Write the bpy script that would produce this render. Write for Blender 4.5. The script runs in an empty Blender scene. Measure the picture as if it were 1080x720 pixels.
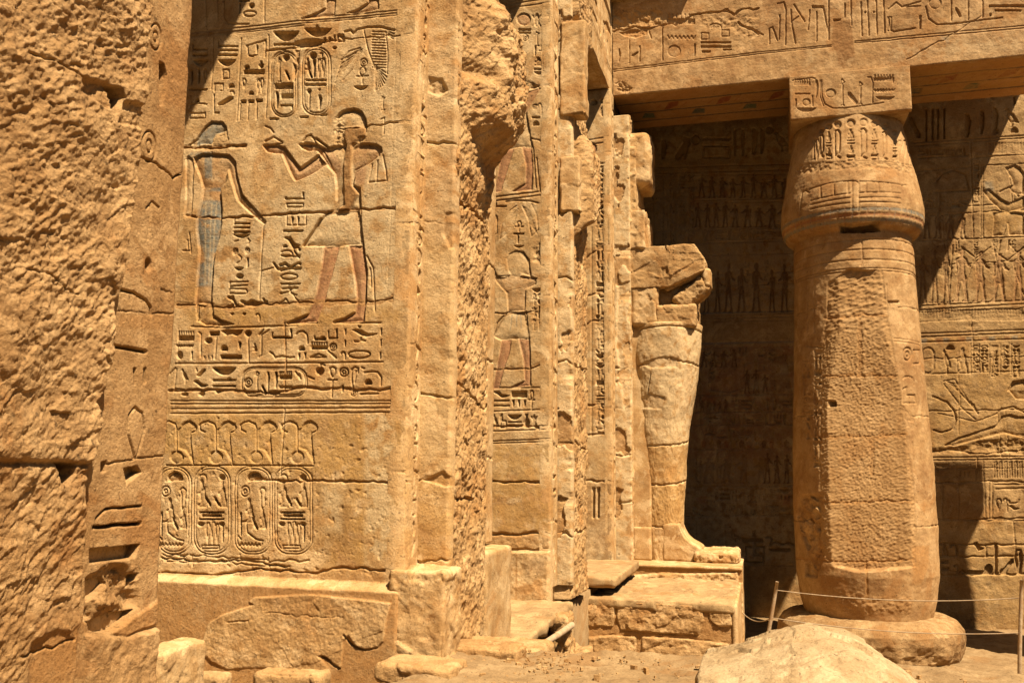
import bpy, bmesh, math
import numpy as np
from mathutils import Matrix, Vector

SC = bpy.context.scene
COL = SC.collection

# ------------------------------------------------------------------ camera, sky, sun, exposure
EYE = np.array([0.0, 0.0, 1.55])
FPX, YAW, PITCH, ROLL = 952.73, 0.26864, 0.13706, 0.00937
def cam_axes():
    cy, sy, cp, sp = math.cos(YAW), math.sin(YAW), math.cos(PITCH), math.sin(PITCH)
    w = np.array([-sy*cp, cy*cp, sp]); r = np.array([cy, sy, 0.0]); u = np.cross(r, w)
    cr, sr = math.cos(ROLL), math.sin(ROLL)
    return cr*r + sr*u, -sr*r + cr*u, w
CR, CU, CW = cam_axes()
cd = bpy.data.cameras.new('camera'); cam = bpy.data.objects.new('camera', cd); COL.objects.link(cam)
cam.matrix_world = Matrix(((CR[0], CU[0], -CW[0], EYE[0]), (CR[1], CU[1], -CW[1], EYE[1]), (CR[2], CU[2], -CW[2], EYE[2]), (0, 0, 0, 1)))
cd.sensor_width = 36.0; cd.lens = 36.0*FPX/1080.0; cd.clip_end = 2000.0; cd.clip_start = 0.05
SC.camera = cam

SUN = np.array([0.777, -0.629, 1.632]); SUN /= np.linalg.norm(SUN)      # direction towards the sun
wd = bpy.data.worlds.new('World'); SC.world = wd; wd.use_nodes = True
nt = wd.node_tree; bg = nt.nodes['Background']
sky = nt.nodes.new('ShaderNodeTexSky'); sky.sky_type = 'NISHITA'; sky.sun_disc = False
sky.sun_elevation = math.asin(SUN[2]); sky.sun_rotation = math.atan2(SUN[0], SUN[1])
sky.dust_density = 0.6; sky.air_density = 0.6
wm = nt.nodes.new('ShaderNodeMix'); wm.data_type = 'RGBA'; wm.blend_type = 'MULTIPLY'; wm.inputs[0].default_value = 1.0
wm.inputs[7].default_value = (1.0, 0.84, 0.66, 1)       # dusty desert air
nt.links.new(sky.outputs[0], wm.inputs[6]); nt.links.new(wm.outputs[2], bg.inputs[0]); bg.inputs[1].default_value = 0.05
sl = bpy.data.lights.new('sun', 'SUN'); sl.energy = 5.0; sl.angle = math.radians(0.5); sl.color = (1.0, 0.825, 0.635)
so = bpy.data.objects.new('sun', sl); COL.objects.link(so)
so.rotation_euler = Vector(-SUN).to_track_quat('-Z', 'Y').to_euler(); so.location = (20, -20, 40)
SC.view_settings.view_transform = 'Standard'; SC.view_settings.look = 'None'
SC.view_settings.exposure = 1.12; SC.view_settings.gamma = 1.0; SC.view_settings.use_curve_mapping = False
SC.render.engine = 'CYCLES'
SC.cycles.max_bounces = 6; SC.cycles.diffuse_bounces = 1; SC.cycles.use_denoising = True

# ------------------------------------------------------------------ numeric helpers
def hash01(xi, yi, zi, seed):
    with np.errstate(over='ignore'):
        h = (xi.astype(np.uint32)*np.uint32(374761393) + yi.astype(np.uint32)*np.uint32(668265263)
             + zi.astype(np.uint32)*np.uint32(2246822519) + np.uint32((seed*974711 + 12345) & 0xffffffff))
        h = (h ^ (h >> np.uint32(13)))*np.uint32(1274126177)
        h = (h ^ (h >> np.uint32(15)))*np.uint32(2654435761)
        h = h ^ (h >> np.uint32(16))
    return h.astype(np.float64)/4294967296.0
def perlin(x, y, seed=0):
    x = np.asarray(x, float); y = np.asarray(y, float)
    xi = np.floor(x).astype(np.int64); yi = np.floor(y).astype(np.int64)
    fx = x - xi; fy = y - yi
    sx = fx*fx*fx*(fx*(fx*6-15)+10); sy = fy*fy*fy*(fy*(fy*6-15)+10)
    z = np.zeros_like(xi)
    def g(i, j):
        a = hash01(xi+i, yi+j, z, seed)*2*math.pi
        return np.cos(a)*(fx-i) + np.sin(a)*(fy-j)
    a = g(0, 0)*(1-sx) + g(1, 0)*sx; b = g(0, 1)*(1-sx) + g(1, 1)*sx
    return (a*(1-sy) + b*sy)*1.5
def fbm(x, y, seed=0, o=4, gain=0.5):
    s = 0.0; a = 1.0; t = 0.0
    for k in range(o):
        s = s + a*perlin(x*2**k + 17.3*k, y*2**k - 9.1*k, seed+k); t += a; a *= gain
    return s/t
def val3(p, seed=0):
    xi = np.floor(p).astype(np.int64); f = p - xi; f = f*f*(3-2*f); r = 0.0
    for i in (0, 1):
        for j in (0, 1):
            for k in (0, 1):
                w = (f[:, 0] if i else 1-f[:, 0])*(f[:, 1] if j else 1-f[:, 1])*(f[:, 2] if k else 1-f[:, 2])
                r = r + w*hash01(xi[:, 0]+i, xi[:, 1]+j, xi[:, 2]+k, seed)
    return r*2-1
def fbm3(p, seed=0, o=4, gain=0.5):
    s = 0.0; a = 1.0; t = 0.0
    for k in range(o):
        s = s + a*val3(p*2**k + 5.7*k, seed+k); t += a; a *= gain
    return s/t
def worley(x, y, seed=0):
    xi = np.floor(x).astype(np.int64); yi = np.floor(y).astype(np.int64); z = np.zeros_like(xi)
    d1 = np.full(x.shape, 9.0); d2 = np.full(x.shape, 9.0)
    for i in (-1, 0, 1):
        for j in (-1, 0, 1):
            px = xi+i+hash01(xi+i, yi+j, z, seed); py = yi+j+hash01(xi+i, yi+j, z, seed+77)
            d = np.hypot(px-x, py-y)
            d2 = np.minimum(d2, np.maximum(d, d1)); d1 = np.minimum(d1, d)
    return d1, d2
def facet(u, v, seed, size, amp, ang=0.0, st=1.0, tilt=1.0):
    """broken stone: patches of random tilt that meet in sharp steps"""
    c, s_ = math.cos(ang), math.sin(ang)
    wu = u+0.25*size*fbm(u/size*.8, v/size*.8, seed+3, 3); wv = v+0.25*size*fbm(u/size*.8, v/size*.8, seed+4, 3)
    x = (wu*c+wv*s_)/(size*st); y = (-wu*s_+wv*c)/size
    xi = np.floor(x).astype(np.int64); yi = np.floor(y).astype(np.int64); z = np.zeros_like(xi); best = np.full(x.shape, 9.0); h = np.zeros(x.shape)
    for i in (-1, 0, 1):
        for j in (-1, 0, 1):
            a = hash01(xi+i, yi+j, z, seed); b = hash01(xi+i, yi+j, z, seed+77)
            dx = x-(xi+i+a); dy = y-(yi+j+b); d = dx*dx+dy*dy; m = d < best
            k = (hash01(xi+i, yi+j, z, seed+5)-.5)+tilt*((hash01(xi+i, yi+j, z, seed+6)-.5)*2*dx+(hash01(xi+i, yi+j, z, seed+7)-.5)*2*dy)
            best = np.where(m, d, best); h = np.where(m, k, h)
    return amp*h
def facet3(P, seed, size, amp):
    W = P+0.22*size*np.stack([fbm3(P/size*.8, seed+k, 2) for k in (1, 2, 3)], -1)
    q = W/size; qi = np.floor(q).astype(np.int64); best = np.full(len(P), 9.0); h = np.zeros(len(P))
    for i in (-1, 0, 1):
        for j in (-1, 0, 1):
            for k in (-1, 0, 1):
                c = qi+np.array([i, j, k]); H_ = lambda s: hash01(c[:, 0], c[:, 1], c[:, 2], seed+s)
                d = q-(c+np.stack([H_(0), H_(11), H_(12)], -1)); dd = (d*d).sum(1); m = dd < best
                t = (H_(5)-.5)+1.6*((H_(6)-.5)*d[:, 0]+(H_(7)-.5)*d[:, 1]+(H_(8)-.5)*d[:, 2])
                best = np.where(m, dd, best); h = np.where(m, t, h)
    return amp*h
def sst(a, b, x):
    t = np.clip((x-a)/(b-a), 0, 1); return t*t*(3-2*t)

def ray(px, py):
    return CR*(px-540)/FPX - CU*(py-360)/FPX + CW
def on(px, py, axis, val):
    d = ray(px, py); return EYE + d*((val-EYE[axis])/d[axis])

# ------------------------------------------------------------------ objects
def tag(o, label=None, cat=None, group=None, kind=None):
    for k, v in (('label', label), ('category', cat), ('group', group), ('kind', kind)):
        if v: o[k] = v
    return o
def thing(name, loc, label, cat, group=None):
    o = bpy.data.objects.new(name, None); COL.objects.link(o); o.location = loc; o.empty_display_size = 0.2
    return tag(o, label, cat, group, 'thing')
def loc_of(parent):
    p = Vector((0, 0, 0))
    while parent: p += parent.location; parent = parent.parent
    return np.array(p)
def mesh_obj(name, V, F, mat, parent=None, paint=None, smooth=True):
    V = np.asarray(V, float)
    loc = loc_of(parent) if parent else np.array([V[:, 0].mean(), V[:, 1].mean(), V[:, 2].min()])
    me = bpy.data.meshes.new(name)
    if isinstance(F, np.ndarray):
        n, k = F.shape
        me.vertices.add(len(V)); me.vertices.foreach_set('co', (V-loc).astype(np.float32).ravel())
        me.loops.add(n*k); me.loops.foreach_set('vertex_index', F.astype(np.int32).ravel())
        me.polygons.add(n); me.polygons.foreach_set('loop_start', np.arange(0, n*k, k, dtype=np.int32))
        me.update(calc_edges=True)
    else:
        me.from_pydata((V-loc).tolist(), [], F)
    me.polygons.foreach_set('use_smooth', np.full(len(me.polygons), smooth))
    if paint is None: paint = np.zeros((len(V), 4))
    if True:
        a = me.attributes.new('paint', 'FLOAT_COLOR', 'POINT'); a.data.foreach_set('color', paint.astype(np.float32).ravel())
    me.materials.append(mat); me.update()
    o = bpy.data.objects.new(name, me); COL.objects.link(o)
    if parent: o.parent = parent
    else: o.location = loc
    return o

# ------------------------------------------------------------------ materials
def stone_mat(name, dark, mid, light, scale=1.0, bump=0.5, rough=0.9, streak=0.0, grain=1.0, pits=1.0):
    m = bpy.data.materials.new(name); m.use_nodes = True; t = m.node_tree; N = t.nodes; L = t.links
    b = N['Principled BSDF']; b.inputs['Roughness'].default_value = rough
    b.inputs['Specular IOR Level'].default_value = 0.15
    tc = N.new('ShaderNodeTexCoord'); geo = N.new('ShaderNodeNewGeometry')
    def noise(s, det, ro=0.6, dist=0.0, vec=None):
        n = N.new('ShaderNodeTexNoise'); n.inputs['Scale'].default_value = s; n.inputs['Detail'].default_value = det
        n.inputs['Roughness'].default_value = ro; n.inputs['Distortion'].default_value = dist
        L.new(vec or geo.outputs['Position'], n.inputs['Vector']); return n.outputs['Fac']
    def ramp(f, stops):
        r = N.new('ShaderNodeValToRGB'); L.new(f, r.inputs[0])
        e = r.color_ramp.elements
        while len(e) < len(stops): e.new(0.5)
        for k, (p, c) in enumerate(stops): e[k].position = p; e[k].color = (*c, 1)
        return r.outputs[0]
    def mix(f, a, c, mode='MIX'):
        x = N.new('ShaderNodeMix'); x.data_type = 'RGBA'; x.blend_type = mode
        if isinstance(f, (int, float)): x.inputs[0].default_value = f
        else: L.new(f, x.inputs[0])
        L.new(a, x.inputs[6])
        if isinstance(c, tuple): x.inputs[7].default_value = (*c, 1)
        else: L.new(c, x.inputs[7])
        return x.outputs[2]
    c = ramp(noise(1.1*scale, 7, 0.62, 0.4), [(0.36, dark), (0.49, mid), (0.63, light)])
    c2 = ramp(noise(6.0*scale, 6, 0.65), [(0.38, dark), (0.5, mid), (0.62, light)])
    c = mix(0.45, c, c2)
    # long soft weather streaks down the stone
    mp = N.new('ShaderNodeMapping'); mp.inputs['Scale'].default_value = (5.0, 5.0, 0.6); L.new(geo.outputs['Position'], mp.inputs['Vector'])
    sf = ramp(noise(1.0, 5, 0.6, 0.2, mp.outputs[0]), [(0.35, (0.72, 0.66, 0.58)), (0.6, (1.06, 1.06, 1.06))])
    c = mix(0.35+streak, c, sf, 'MULTIPLY')
    pm = ramp(noise(2.3*scale, 7, 0.68, 0.7), [(0.55, (0,)*3), (0.60, (0.62,)*3)])          # remains of pale wash
    pc_ = N.new('ShaderNodeMix'); pc_.data_type = 'RGBA'; pc_.inputs[0].default_value = 0.55; pc_.inputs[6].default_value = (*light, 1); pc_.inputs[7].default_value = (*[min(0.75, 1.22*x) for x in light], 1)
    c = mix(pm, c, pc_.outputs[2])
    om_ = N.new('ShaderNodeVectorMath'); om_.operation = 'ADD'; om_.inputs[1].default_value = (31.0, 17.0, 5.0); L.new(geo.outputs['Position'], om_.inputs[0])
    sm = ramp(noise(1.5*scale, 7, 0.66, 0.6, om_.outputs[0]), [(0.54, (0,)*3), (0.61, (0.7,)*3)])     # iron and dust stains
    c = mix(sm, c, (mid[0]*0.86, mid[1]*0.72, mid[2]*0.58))
    at = N.new('ShaderNodeAttribute'); at.attribute_name = 'paint'
    am = N.new('ShaderNodeMath'); am.operation = 'MULTIPLY'; L.new(at.outputs['Alpha'], am.inputs[0])
    wn = N.new('ShaderNodeMapRange'); L.new(noise(26*scale, 5), wn.inputs[0])
    wn.inputs[1].default_value = 0.36; wn.inputs[2].default_value = 0.6; wn.inputs[3].default_value = 1.0; wn.inputs[4].default_value = 0.62
    L.new(wn.outputs[0], am.inputs[1])
    c = mix(am.outputs[0], c, at.outputs['Color'])
    g = ramp(noise(62*scale, 5, 0.75), [(0.34, (0.74-0.1*grain,)*3), (0.5, (1.0,)*3), (0.66, (1.12,)*3)])
    c = mix(0.8, c, g, 'MULTIPLY')
    pit = ramp(noise(34*scale, 2, 0.5, 0.6), [(0.285, (0.42,)*3), (0.345, (1.0,)*3)])
    c = mix(0.85*pits, c, pit, 'MULTIPLY')
    L.new(c, b.inputs['Base Color'])
    bp = N.new('ShaderNodeBump'); bp.inputs['Strength'].default_value = bump; bp.inputs['Distance'].default_value = 0.016/scale
    L.new(noise(52*scale, 7, 0.72), bp.inputs['Height'])
    bp2 = N.new('ShaderNodeBump'); bp2.inputs['Strength'].default_value = bump*0.7; bp2.inputs['Distance'].default_value = 0.02/scale
    L.new(noise(16*scale, 5, 0.6), bp2.inputs['Height']); L.new(bp.outputs[0], bp2.inputs['Normal'])
    L.new(bp2.outputs[0], b.inputs['Normal'])
    return m
M = {}
M['stone'] = stone_mat('sandstone', (0.35, 0.19, 0.066), (0.485, 0.305, 0.125), (0.61, 0.435, 0.22))
M['rough'] = stone_mat('hacked_sandstone', (0.31, 0.17, 0.06), (0.43, 0.26, 0.102), (0.53, 0.35, 0.16), bump=0.8)
M['near'] = stone_mat('weathered_near_stone', (0.25, 0.132, 0.046), (0.37, 0.215, 0.082), (0.47, 0.30, 0.132), bump=0.8)
M['far'] = stone_mat('column_sandstone', (0.26, 0.138, 0.052), (0.385, 0.232, 0.094), (0.475, 0.312, 0.145), scale=0.75, bump=0.26, grain=0.3)
M['wall'] = stone_mat('gallery_sandstone', (0.23, 0.125, 0.046), (0.37, 0.232, 0.093), (0.48, 0.315, 0.138), scale=0.6, bump=0.45)
M['disc'] = stone_mat('base_sandstone', (0.19, 0.105, 0.04), (0.31, 0.188, 0.076), (0.43, 0.29, 0.135), bump=0.9)
M['pale'] = stone_mat('pale_limestone', (0.27, 0.18, 0.082), (0.40, 0.285, 0.145), (0.49, 0.37, 0.205), bump=0.7)
M['slab'] = stone_mat('dusty_paving', (0.27, 0.172, 0.075), (0.36, 0.236, 0.104), (0.44, 0.30, 0.138), bump=0.4)
M['dust'] = stone_mat('dusty_ground', (0.20, 0.127, 0.056), (0.265, 0.174, 0.079), (0.32, 0.22, 0.105), bump=0.35)
M['gravel'] = stone_mat('court_ground', (0.08, 0.052, 0.026), (0.11, 0.074, 0.038), (0.14, 0.097, 0.05), bump=0.35)
M['wood'] = stone_mat('weathered_wood', (0.32, 0.22, 0.12), (0.43, 0.31, 0.18), (0.50, 0.38, 0.23), scale=2)
M['rope'] = stone_mat('pale_rope', (0.26, 0.19, 0.11), (0.34, 0.25, 0.15), (0.40, 0.30, 0.18), scale=3)
MORTAR = (0.35, 0.178, 0.056); BLUE = (0.15, 0.185, 0.165); RED = (0.33, 0.12, 0.045); SKIN = (0.35, 0.165, 0.075)
PALE = (0.60, 0.46, 0.25); DARKST = (0.16, 0.085, 0.035); GREEN = (0.13, 0.17, 0.12); OCHRE = (0.45, 0.26, 0.075)

# ------------------------------------------------------------------ carved surfaces: height fields on a plane
class Carved:
    """A stone face as a fine grid: B = surface, K = carving, C = paint. Marks are given in measured photo pixels of a zoom frame f."""
    def __init__(s, O, U, V, N, u0, u1, v0, v1, cell, seed=1, rough=0.004, warp=0.004):
        s.O, s.U, s.V, s.N = [np.array(a, float) for a in (O, U, V, N)]
        s.nu = int((u1-u0)/cell)+1; s.nv = int((v1-v0)/cell)+1; s.cell = cell; s.seed = seed
        s.u = np.linspace(u0, u1, s.nu); s.v = np.linspace(v0, v1, s.nv)
        s.uu, s.vv = np.meshgrid(s.u, s.v)
        s.B = rough*fbm(s.uu*1.7, s.vv*1.7, seed, 7, 0.62)*2.2
        s.K = np.zeros_like(s.B); s.C = np.zeros(s.B.shape+(4,))
        s.wu = s.uu + warp*fbm(s.uu*9, s.vv*9, seed+31, 4); s.wv = s.vv + warp*fbm(s.uu*9, s.vv*9, seed+57, 4)
        s.rng = np.random.default_rng(seed)
        s.wear = sst(0.16, 0.34, fbm(s.uu*1.3, s.vv*1.3, seed+101, 5))
        c = s.O + s.U*(u0+u1)/2 + s.V*(v0+v1)/2
        s.ps = max(float((c-EYE) @ CW), 0.5)/FPX
        s.a = int(np.argmax(np.abs(s.N)))
    def map(s, p, f):
        out = []
        for x, y in p:
            if f is None: out.append((x, y)); continue
            q = s.cast(f[0]+x/f[2], f[1]+y/f[2]); out.append(q)
        return np.array(out)
    def cast(s, px, py):
        q = on(px, py, s.a, s.O[s.a]) - s.O
        return (q @ s.U, q @ s.V)
    def reg(s, q, pad):
        i0 = np.searchsorted(s.v, q[:, 1].min()-pad); i1 = np.searchsorted(s.v, q[:, 1].max()+pad)
        j0 = np.searchsorted(s.u, q[:, 0].min()-pad); j1 = np.searchsorted(s.u, q[:, 0].max()+pad)
        return (slice(i0, i1), slice(j0, j1)) if i1 > i0 and j1 > j0 else None
    def dist(s, q, sl, closed):
        X = s.wu[sl]; Y = s.wv[sl]; d = np.full(X.shape, 1e9); ins = np.zeros(X.shape, bool)
        n = len(q)
        for i in range(n if closed else n-1):
            ax, ay = q[i]; bx, by = q[(i+1) % n]; dx, dy = bx-ax, by-ay
            t = np.clip(((X-ax)*dx+(Y-ay)*dy)/(dx*dx+dy*dy+1e-12), 0, 1)
            d = np.minimum(d, (X-ax-t*dx)**2+(Y-ay-t*dy)**2)
            if closed and abs(dy) > 1e-12:
                ins ^= ((ay > Y) != (by > Y)) & (X < dx*(Y-ay)/dy+ax)
        return np.sqrt(d), ins
    def stroke(s, f, p, w=1.6, d=0.012, jit=0.0, col=None, a=0.7, n=0):
        q = s.map(p, f)
        if jit or n:
            r = []
            for i in range(len(q)-1):
                m = max(2, int(np.hypot(*(q[i+1]-q[i]))/(5*s.ps)))
                for t in np.linspace(0, 1, m, endpoint=False): r.append(q[i]*(1-t)+q[i+1]*t)
            r.append(q[-1]); q = np.array(r); q[:, 1] += s.rng.normal(0, jit*s.ps, len(q))
        hw = w*s.ps/2; sl = s.reg(q, hw+2*s.cell)
        if sl is None: return
        dd, _ = s.dist(q, sl, False)
        if jit: hw = hw*(1+0.9*fbm(s.uu[sl]*7, s.vv[sl]*7, s.seed+5, 2))
        t = sst(-0.6*s.cell, 0.8*s.cell, hw-dd)
        s.K[sl] = np.maximum(s.K[sl], d*t)
        if col is not None: s.tint(sl, t*a, col)
    def tint(s, sl, al, col):
        C = s.C[sl]; o = C[..., 3:4]; al = al[..., None]; na = al+o*(1-al)
        C[..., :3] = np.where(na > 1e-4, (np.array(col)*al+C[..., :3]*o*(1-al))/np.maximum(na, 1e-4), 0); C[..., 3:4] = na
    def sunk(s, f, p, d=0.02, b=0.0, L=0.03, col=None, a=0.7):
        """filled sunk shape: sharp cut at its outline, floor rising inwards when b < 1"""
        q = s.map(p, f); sl = s.reg(q, 2*s.cell)
        if sl is None: return
        dd, ins = s.dist(q, sl, True); sd = np.where(ins, dd, -dd)
        t = sst(-0.6*s.cell, 0.6*s.cell, sd)
        k = d*t*((1-b)+b*np.exp(-np.maximum(sd, 0)/L))
        s.K[sl] = np.maximum(s.K[sl], k)
        if col is not None: s.tint(sl, t*a, col)
    def fig(s, f, p, d=0.022, L=0.045, col=None, a=0.6):
        s.sunk(f, p, d, 0.8, L, col, a)
    def paint(s, f, p, col, a=0.7, soft=2.0, brk=0.0):
        q = s.map(p, f); w = soft*s.ps; sl = s.reg(q, w+s.cell)
        if sl is None: return
        dd, ins = s.dist(q, sl, True); t = sst(-w, w, np.where(ins, dd, -dd))
        if brk: t = t*sst(brk-0.25, brk+0.05, 0.5+fbm(s.uu[sl]*6, s.vv[sl]*6, s.seed+9, 5))
        s.tint(sl, t*a, col)
    def patch(s, f, p, dh=0.0, rough=0.0, col=None, a=0.85, soft=1.0, fr=14, clear=True):
        q = s.map(p, f); w = soft*s.ps; sl = s.reg(q, w+s.cell)
        if sl is None: return
        dd, ins = s.dist(q, sl, True); t = sst(-w, w, np.where(ins, dd, -dd))
        s.B[sl] += t*(dh+rough*fbm(s.uu[sl]*fr, s.vv[sl]*fr, s.seed+13, 5))
        if clear: s.K[sl] *= 1-t
        if col is not None: s.tint(sl, t*a, col)
    def joint(s, f, p, w=1.6, d=0.014, jit=0.5, mortar=0.0):
        s.stroke(f, p, w, d, jit)
        if mortar: s.stroke(f, p, mortar, 0.003, jit, MORTAR, 0.8)
    def edge(s, side, r=0.012, chip=0.05, seed=3):
        """wear along one border: 'r','l','t','b'"""
        if side in 'lr':
            d = np.abs(s.uu-(s.u[-1] if side == 'r' else s.u[0])); z = s.vv
        else:
            d = np.abs(s.vv-(s.v[-1] if side == 't' else s.v[0])); z = s.uu
        c = chip*np.clip(fbm(z*2.3, z*0+seed, seed, 5)*2-0.25, 0, 1)
        s.B -= r*np.exp(-(d/0.012)**2) + c*np.exp(-d/(0.25*chip+0.01)*1.0)
    def build(s, name, mat, parent=None, skirt=0.06, wear=0.8):
        H = s.B - s.K*(1-wear*s.wear)
        P = s.O + s.uu[..., None]*s.U + s.vv[..., None]*s.V + H[..., None]*s.N
        return s.emit(name, P, mat, parent, skirt)
    def emit(s, name, P, mat, parent, skirt, C=None):
        nv, nu = P.shape[:2]; V = P.reshape(-1, 3); C = (s.C if C is None else C).reshape(-1, 4)
        idx = np.arange(nv*nu).reshape(nv, nu)
        F = np.stack([idx[:-1, :-1], idx[:-1, 1:], idx[1:, 1:], idx[1:, :-1]], -1).reshape(-1, 4)
        if skirt:
            ring = np.concatenate([idx[0, :], idx[1:, -1], idx[-1, -2::-1], idx[-2:0:-1, 0]])
            n = len(ring); b = len(V) + np.arange(n)
            V = np.concatenate([V, V[ring]-s.N*skirt]); C = np.concatenate([C, C[ring]])
            r2 = np.roll(ring, -1); b2 = np.roll(b, -1)
            F = np.concatenate([F, np.stack([r2, ring, b, b2], -1)])
        return mesh_obj(name, V, F, mat, parent, C)

class Turned(Carved):
    """A carved surface of revolution: u = angle, v = height; R(v) gives the radius."""
    def __init__(s, cx, cy, prof, th0, th1, v0, v1, cell, seed=1, rough=0.004, warp=0.004):
        s.cx, s.cy, s.prof = cx, cy, prof
        s.Rm = 1.2
        Carved.__init__(s, (cx, cy, 0), (1, 0, 0), (0, 0, 1), (0, -1, 0), th0*s.Rm, th1*s.Rm, v0, v1, cell, seed, rough, warp)
        s.ps = float((np.array([cx, cy-1.2, 3])-EYE) @ CW)/FPX
    def rad(s, v): return np.interp(v, [p[0] for p in s.prof], [p[1] for p in s.prof])
    def cast(s, px, py):
        d = ray(px, py); z = 3.0
        for _ in range(12):
            R = float(s.rad(z)); ox, oy = EYE[0]-s.cx, EYE[1]-s.cy
            a = d[0]**2+d[1]**2; b = 2*(ox*d[0]+oy*d[1]); c = ox*ox+oy*oy-R*R; D = b*b-4*a*c
            t = (-b-math.sqrt(D))/(2*a) if D > 0 else -b/(2*a)
            z = EYE[2]+t*d[2]
        x, y = ox+t*d[0], oy+t*d[1]
        return (math.atan2(x, -y)*s.Rm, z)
    def build(s, name, mat, parent=None, wear=0.8, flat=None, split=None):
        H = s.B - s.K*(1-wear*s.wear); th = s.uu/s.Rm; R = s.rad(s.vv)+H
        if flat is not None: R = flat(s, th, R)
        P = np.stack([s.cx+R*np.sin(th), s.cy-R*np.cos(th), s.vv], -1)
        if split:
            k = int(np.searchsorted(s.v, split[0])); s.emit(split[1], P[k:], mat, parent, 0, s.C[k:]); P = P[:k+1]; return s.emit(name, P, mat, parent, 0, s.C[:k+1])
        return s.emit(name, P, mat, parent, 0)

# glyph shapes in a unit box (x right, y down): s = groove, f = filled sunk, o = sunk relief with a raised body
def arc(cx, cy, rx, ry, a0, a1, n=12):
    return [(cx+rx*math.cos(math.radians(a0+(a1-a0)*k/n)), cy-ry*math.sin(math.radians(a0+(a1-a0)*k/n))) for k in range(n+1)]
CIRC = arc(.5, .5, .5, .5, 0, 360, 18)[:-1]
G = {
 'neb': [('f', [(0, 0), (1, 0), (.93, .35), (.78, .75), (.6, 1), (.4, 1), (.22, .75), (.07, .35)])],
 'box': [('s', [(0, 0), (1, 0), (1, 1), (0, 1), (0, 0)])],
 'obox': [('s', [(0, 1), (0, 0), (1, 0), (1, 1), (.75, 1)])],
 'bar': [('f', [(0, 0), (1, 0), (1, 1), (0, 1)])],
 'mn': [('f', [(0, .45), (1, .45), (1, 1), (0, 1)])]+[('s', [(.06+.147*k, 0), (.06+.147*k, .5)]) for k in range(7)],
 'water': [('s', [(k/14, (k % 2)) for k in range(15)])],
 'disc': [('o', CIRC)], 'dot': [('f', CIRC)],
 'ring': [('s', CIRC+CIRC[:1]), ('s', arc(.5, .5, .2, .2, 0, 360, 10))],
 'bread': [('f', arc(.5, 1, .5, 1, 0, 180, 10))],
 'mouth': [('s', arc(.5, .5, .5, .5, 0, 180, 10)+arc(.5, .5, .5, .5, 180, 360, 10))],
 'reed': [('f', [(.3, 0), (.75, .05), (1, .3), (.8, .75), (.6, 1), (.35, 1), (.3, .6)])],
 'oreed': [('s', [(.5, 1), (.4, .7), (.1, .3), (.3, .05), (.7, .05), (.95, .3), (.6, .7), (.5, 1)])],
 'stick': [('f', [(.2, 0), (.8, 0), (.7, 1), (.3, 1)])],
 'ankh': [('s', arc(.5, .24, .26, .24, -90, 270, 14)), ('s', [(0, .53), (1, .53)]), ('s', [(.5, .5), (.5, 1)])],
 'was': [('s', [(.1, .2), (.35, 0), (.8, .12), (.5, .18), (.5, .95), (.25, 1)]), ('s', [(.5, .95), (.75, 1)])],
 'bird': [('o', [(0, .12), (.14, 0), (.3, .06), (.36, .2), (.6, .3), (.85, .55), (1, .78), (.75, .72), (.6, .72), (.62, 1), (.42, 1), (.5, .95), (.48, .74), (.3, .6), (.18, .4), (.2, .2)])],
 'seated': [('o', [(.3, .05), (.5, 0), (.65, .1), (.62, .25), (.8, .35), (.85, .6), (1, .75), (1, 1), (.1, 1), (.05, .9), (.3, .82), (.2, .6), (.05, .5), (.3, .42), (.35, .25)])],
 'arm': [('s', [(0, .4), (.08, .9), (.8, .85), (.95, .7), (1, .1)])],
 'leg': [('s', [(.2, 0), (.25, .9), (.95, .92)]), ('s', [(0, 0), (.1, 1), (1, 1)])],
 'snake': [('s', [(0, .1), (.12, 0), (.2, .3), (.15, .9), (.35, .6), (.6, .95), (.8, .7), (1, .95)])],
 'feather': [('s', [(.4, 1), (.4, .3), (.2, .12), (.5, 0), (.9, .15), (.8, .35), (.75, 1), (.4, 1)])],
 'eye': [('s', arc(.5, .5, .5, .4, 0, 180, 8)+arc(.5, .5, .5, .4, 180, 360, 8)), ('f', arc(.5, .5, .15, .32, 0, 360, 10))],
 'djed': [('s', [(.5, .4), (.5, 1)]), ('s', [(.1, 0), (.9, 0)]), ('s', [(.1, .15), (.9, .15)]), ('s', [(.1, .3), (.9, .3)]), ('s', [(.2, 1), (.8, 1)])],
 'throne': [('s', [(.1, 1), (.1, .1), (.3, 0), (.35, .5), (.9, .5), (1, 1), (.1, 1)])],
 'hook': [('s', [(0, .25), (.2, .05), (.6, 0), (.9, .2), (1, .5), (1, 1)])],
 'wedge': [('f', [(0, 0), (.25, 0), (1, .8), (1, 1), (.75, 1), (0, .25)])],
 'slash': [('f', [(.75, 0), (1, 0), (1, .3), (.3, 1), (0, 1), (0, .8)])],
 'strokes': [('f', [(x, 0), (x+.12, 0), (x+.1, 1), (x+.03, 1)]) for x in (.05, .43, .8)],
 'bars': [('f', [(0, y), (1, y), (1, y+.18), (0, y+.18)]) for y in (0, .8)],
 'scarab': [('o', arc(.5, .5, .3, .45, 0, 360, 14)), ('s', [(0, .2), (.25, .4)]), ('s', [(1, .2), (.75, .4)]), ('s', [(0, .9), (.25, .65)]), ('s', [(1, .9), (.75, .65)])],
 'vase': [('f', [(.3, 0), (.7, 0), (.65, .25), (1, .6), (.8, 1), (.2, 1), (0, .6), (.35, .25)])],
 'quail': [('f', [(0, .1), (.3, 0), (.55, .5), (1, .7), (.8, .9), (.5, 1), (.25, .5)])],
}
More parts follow.
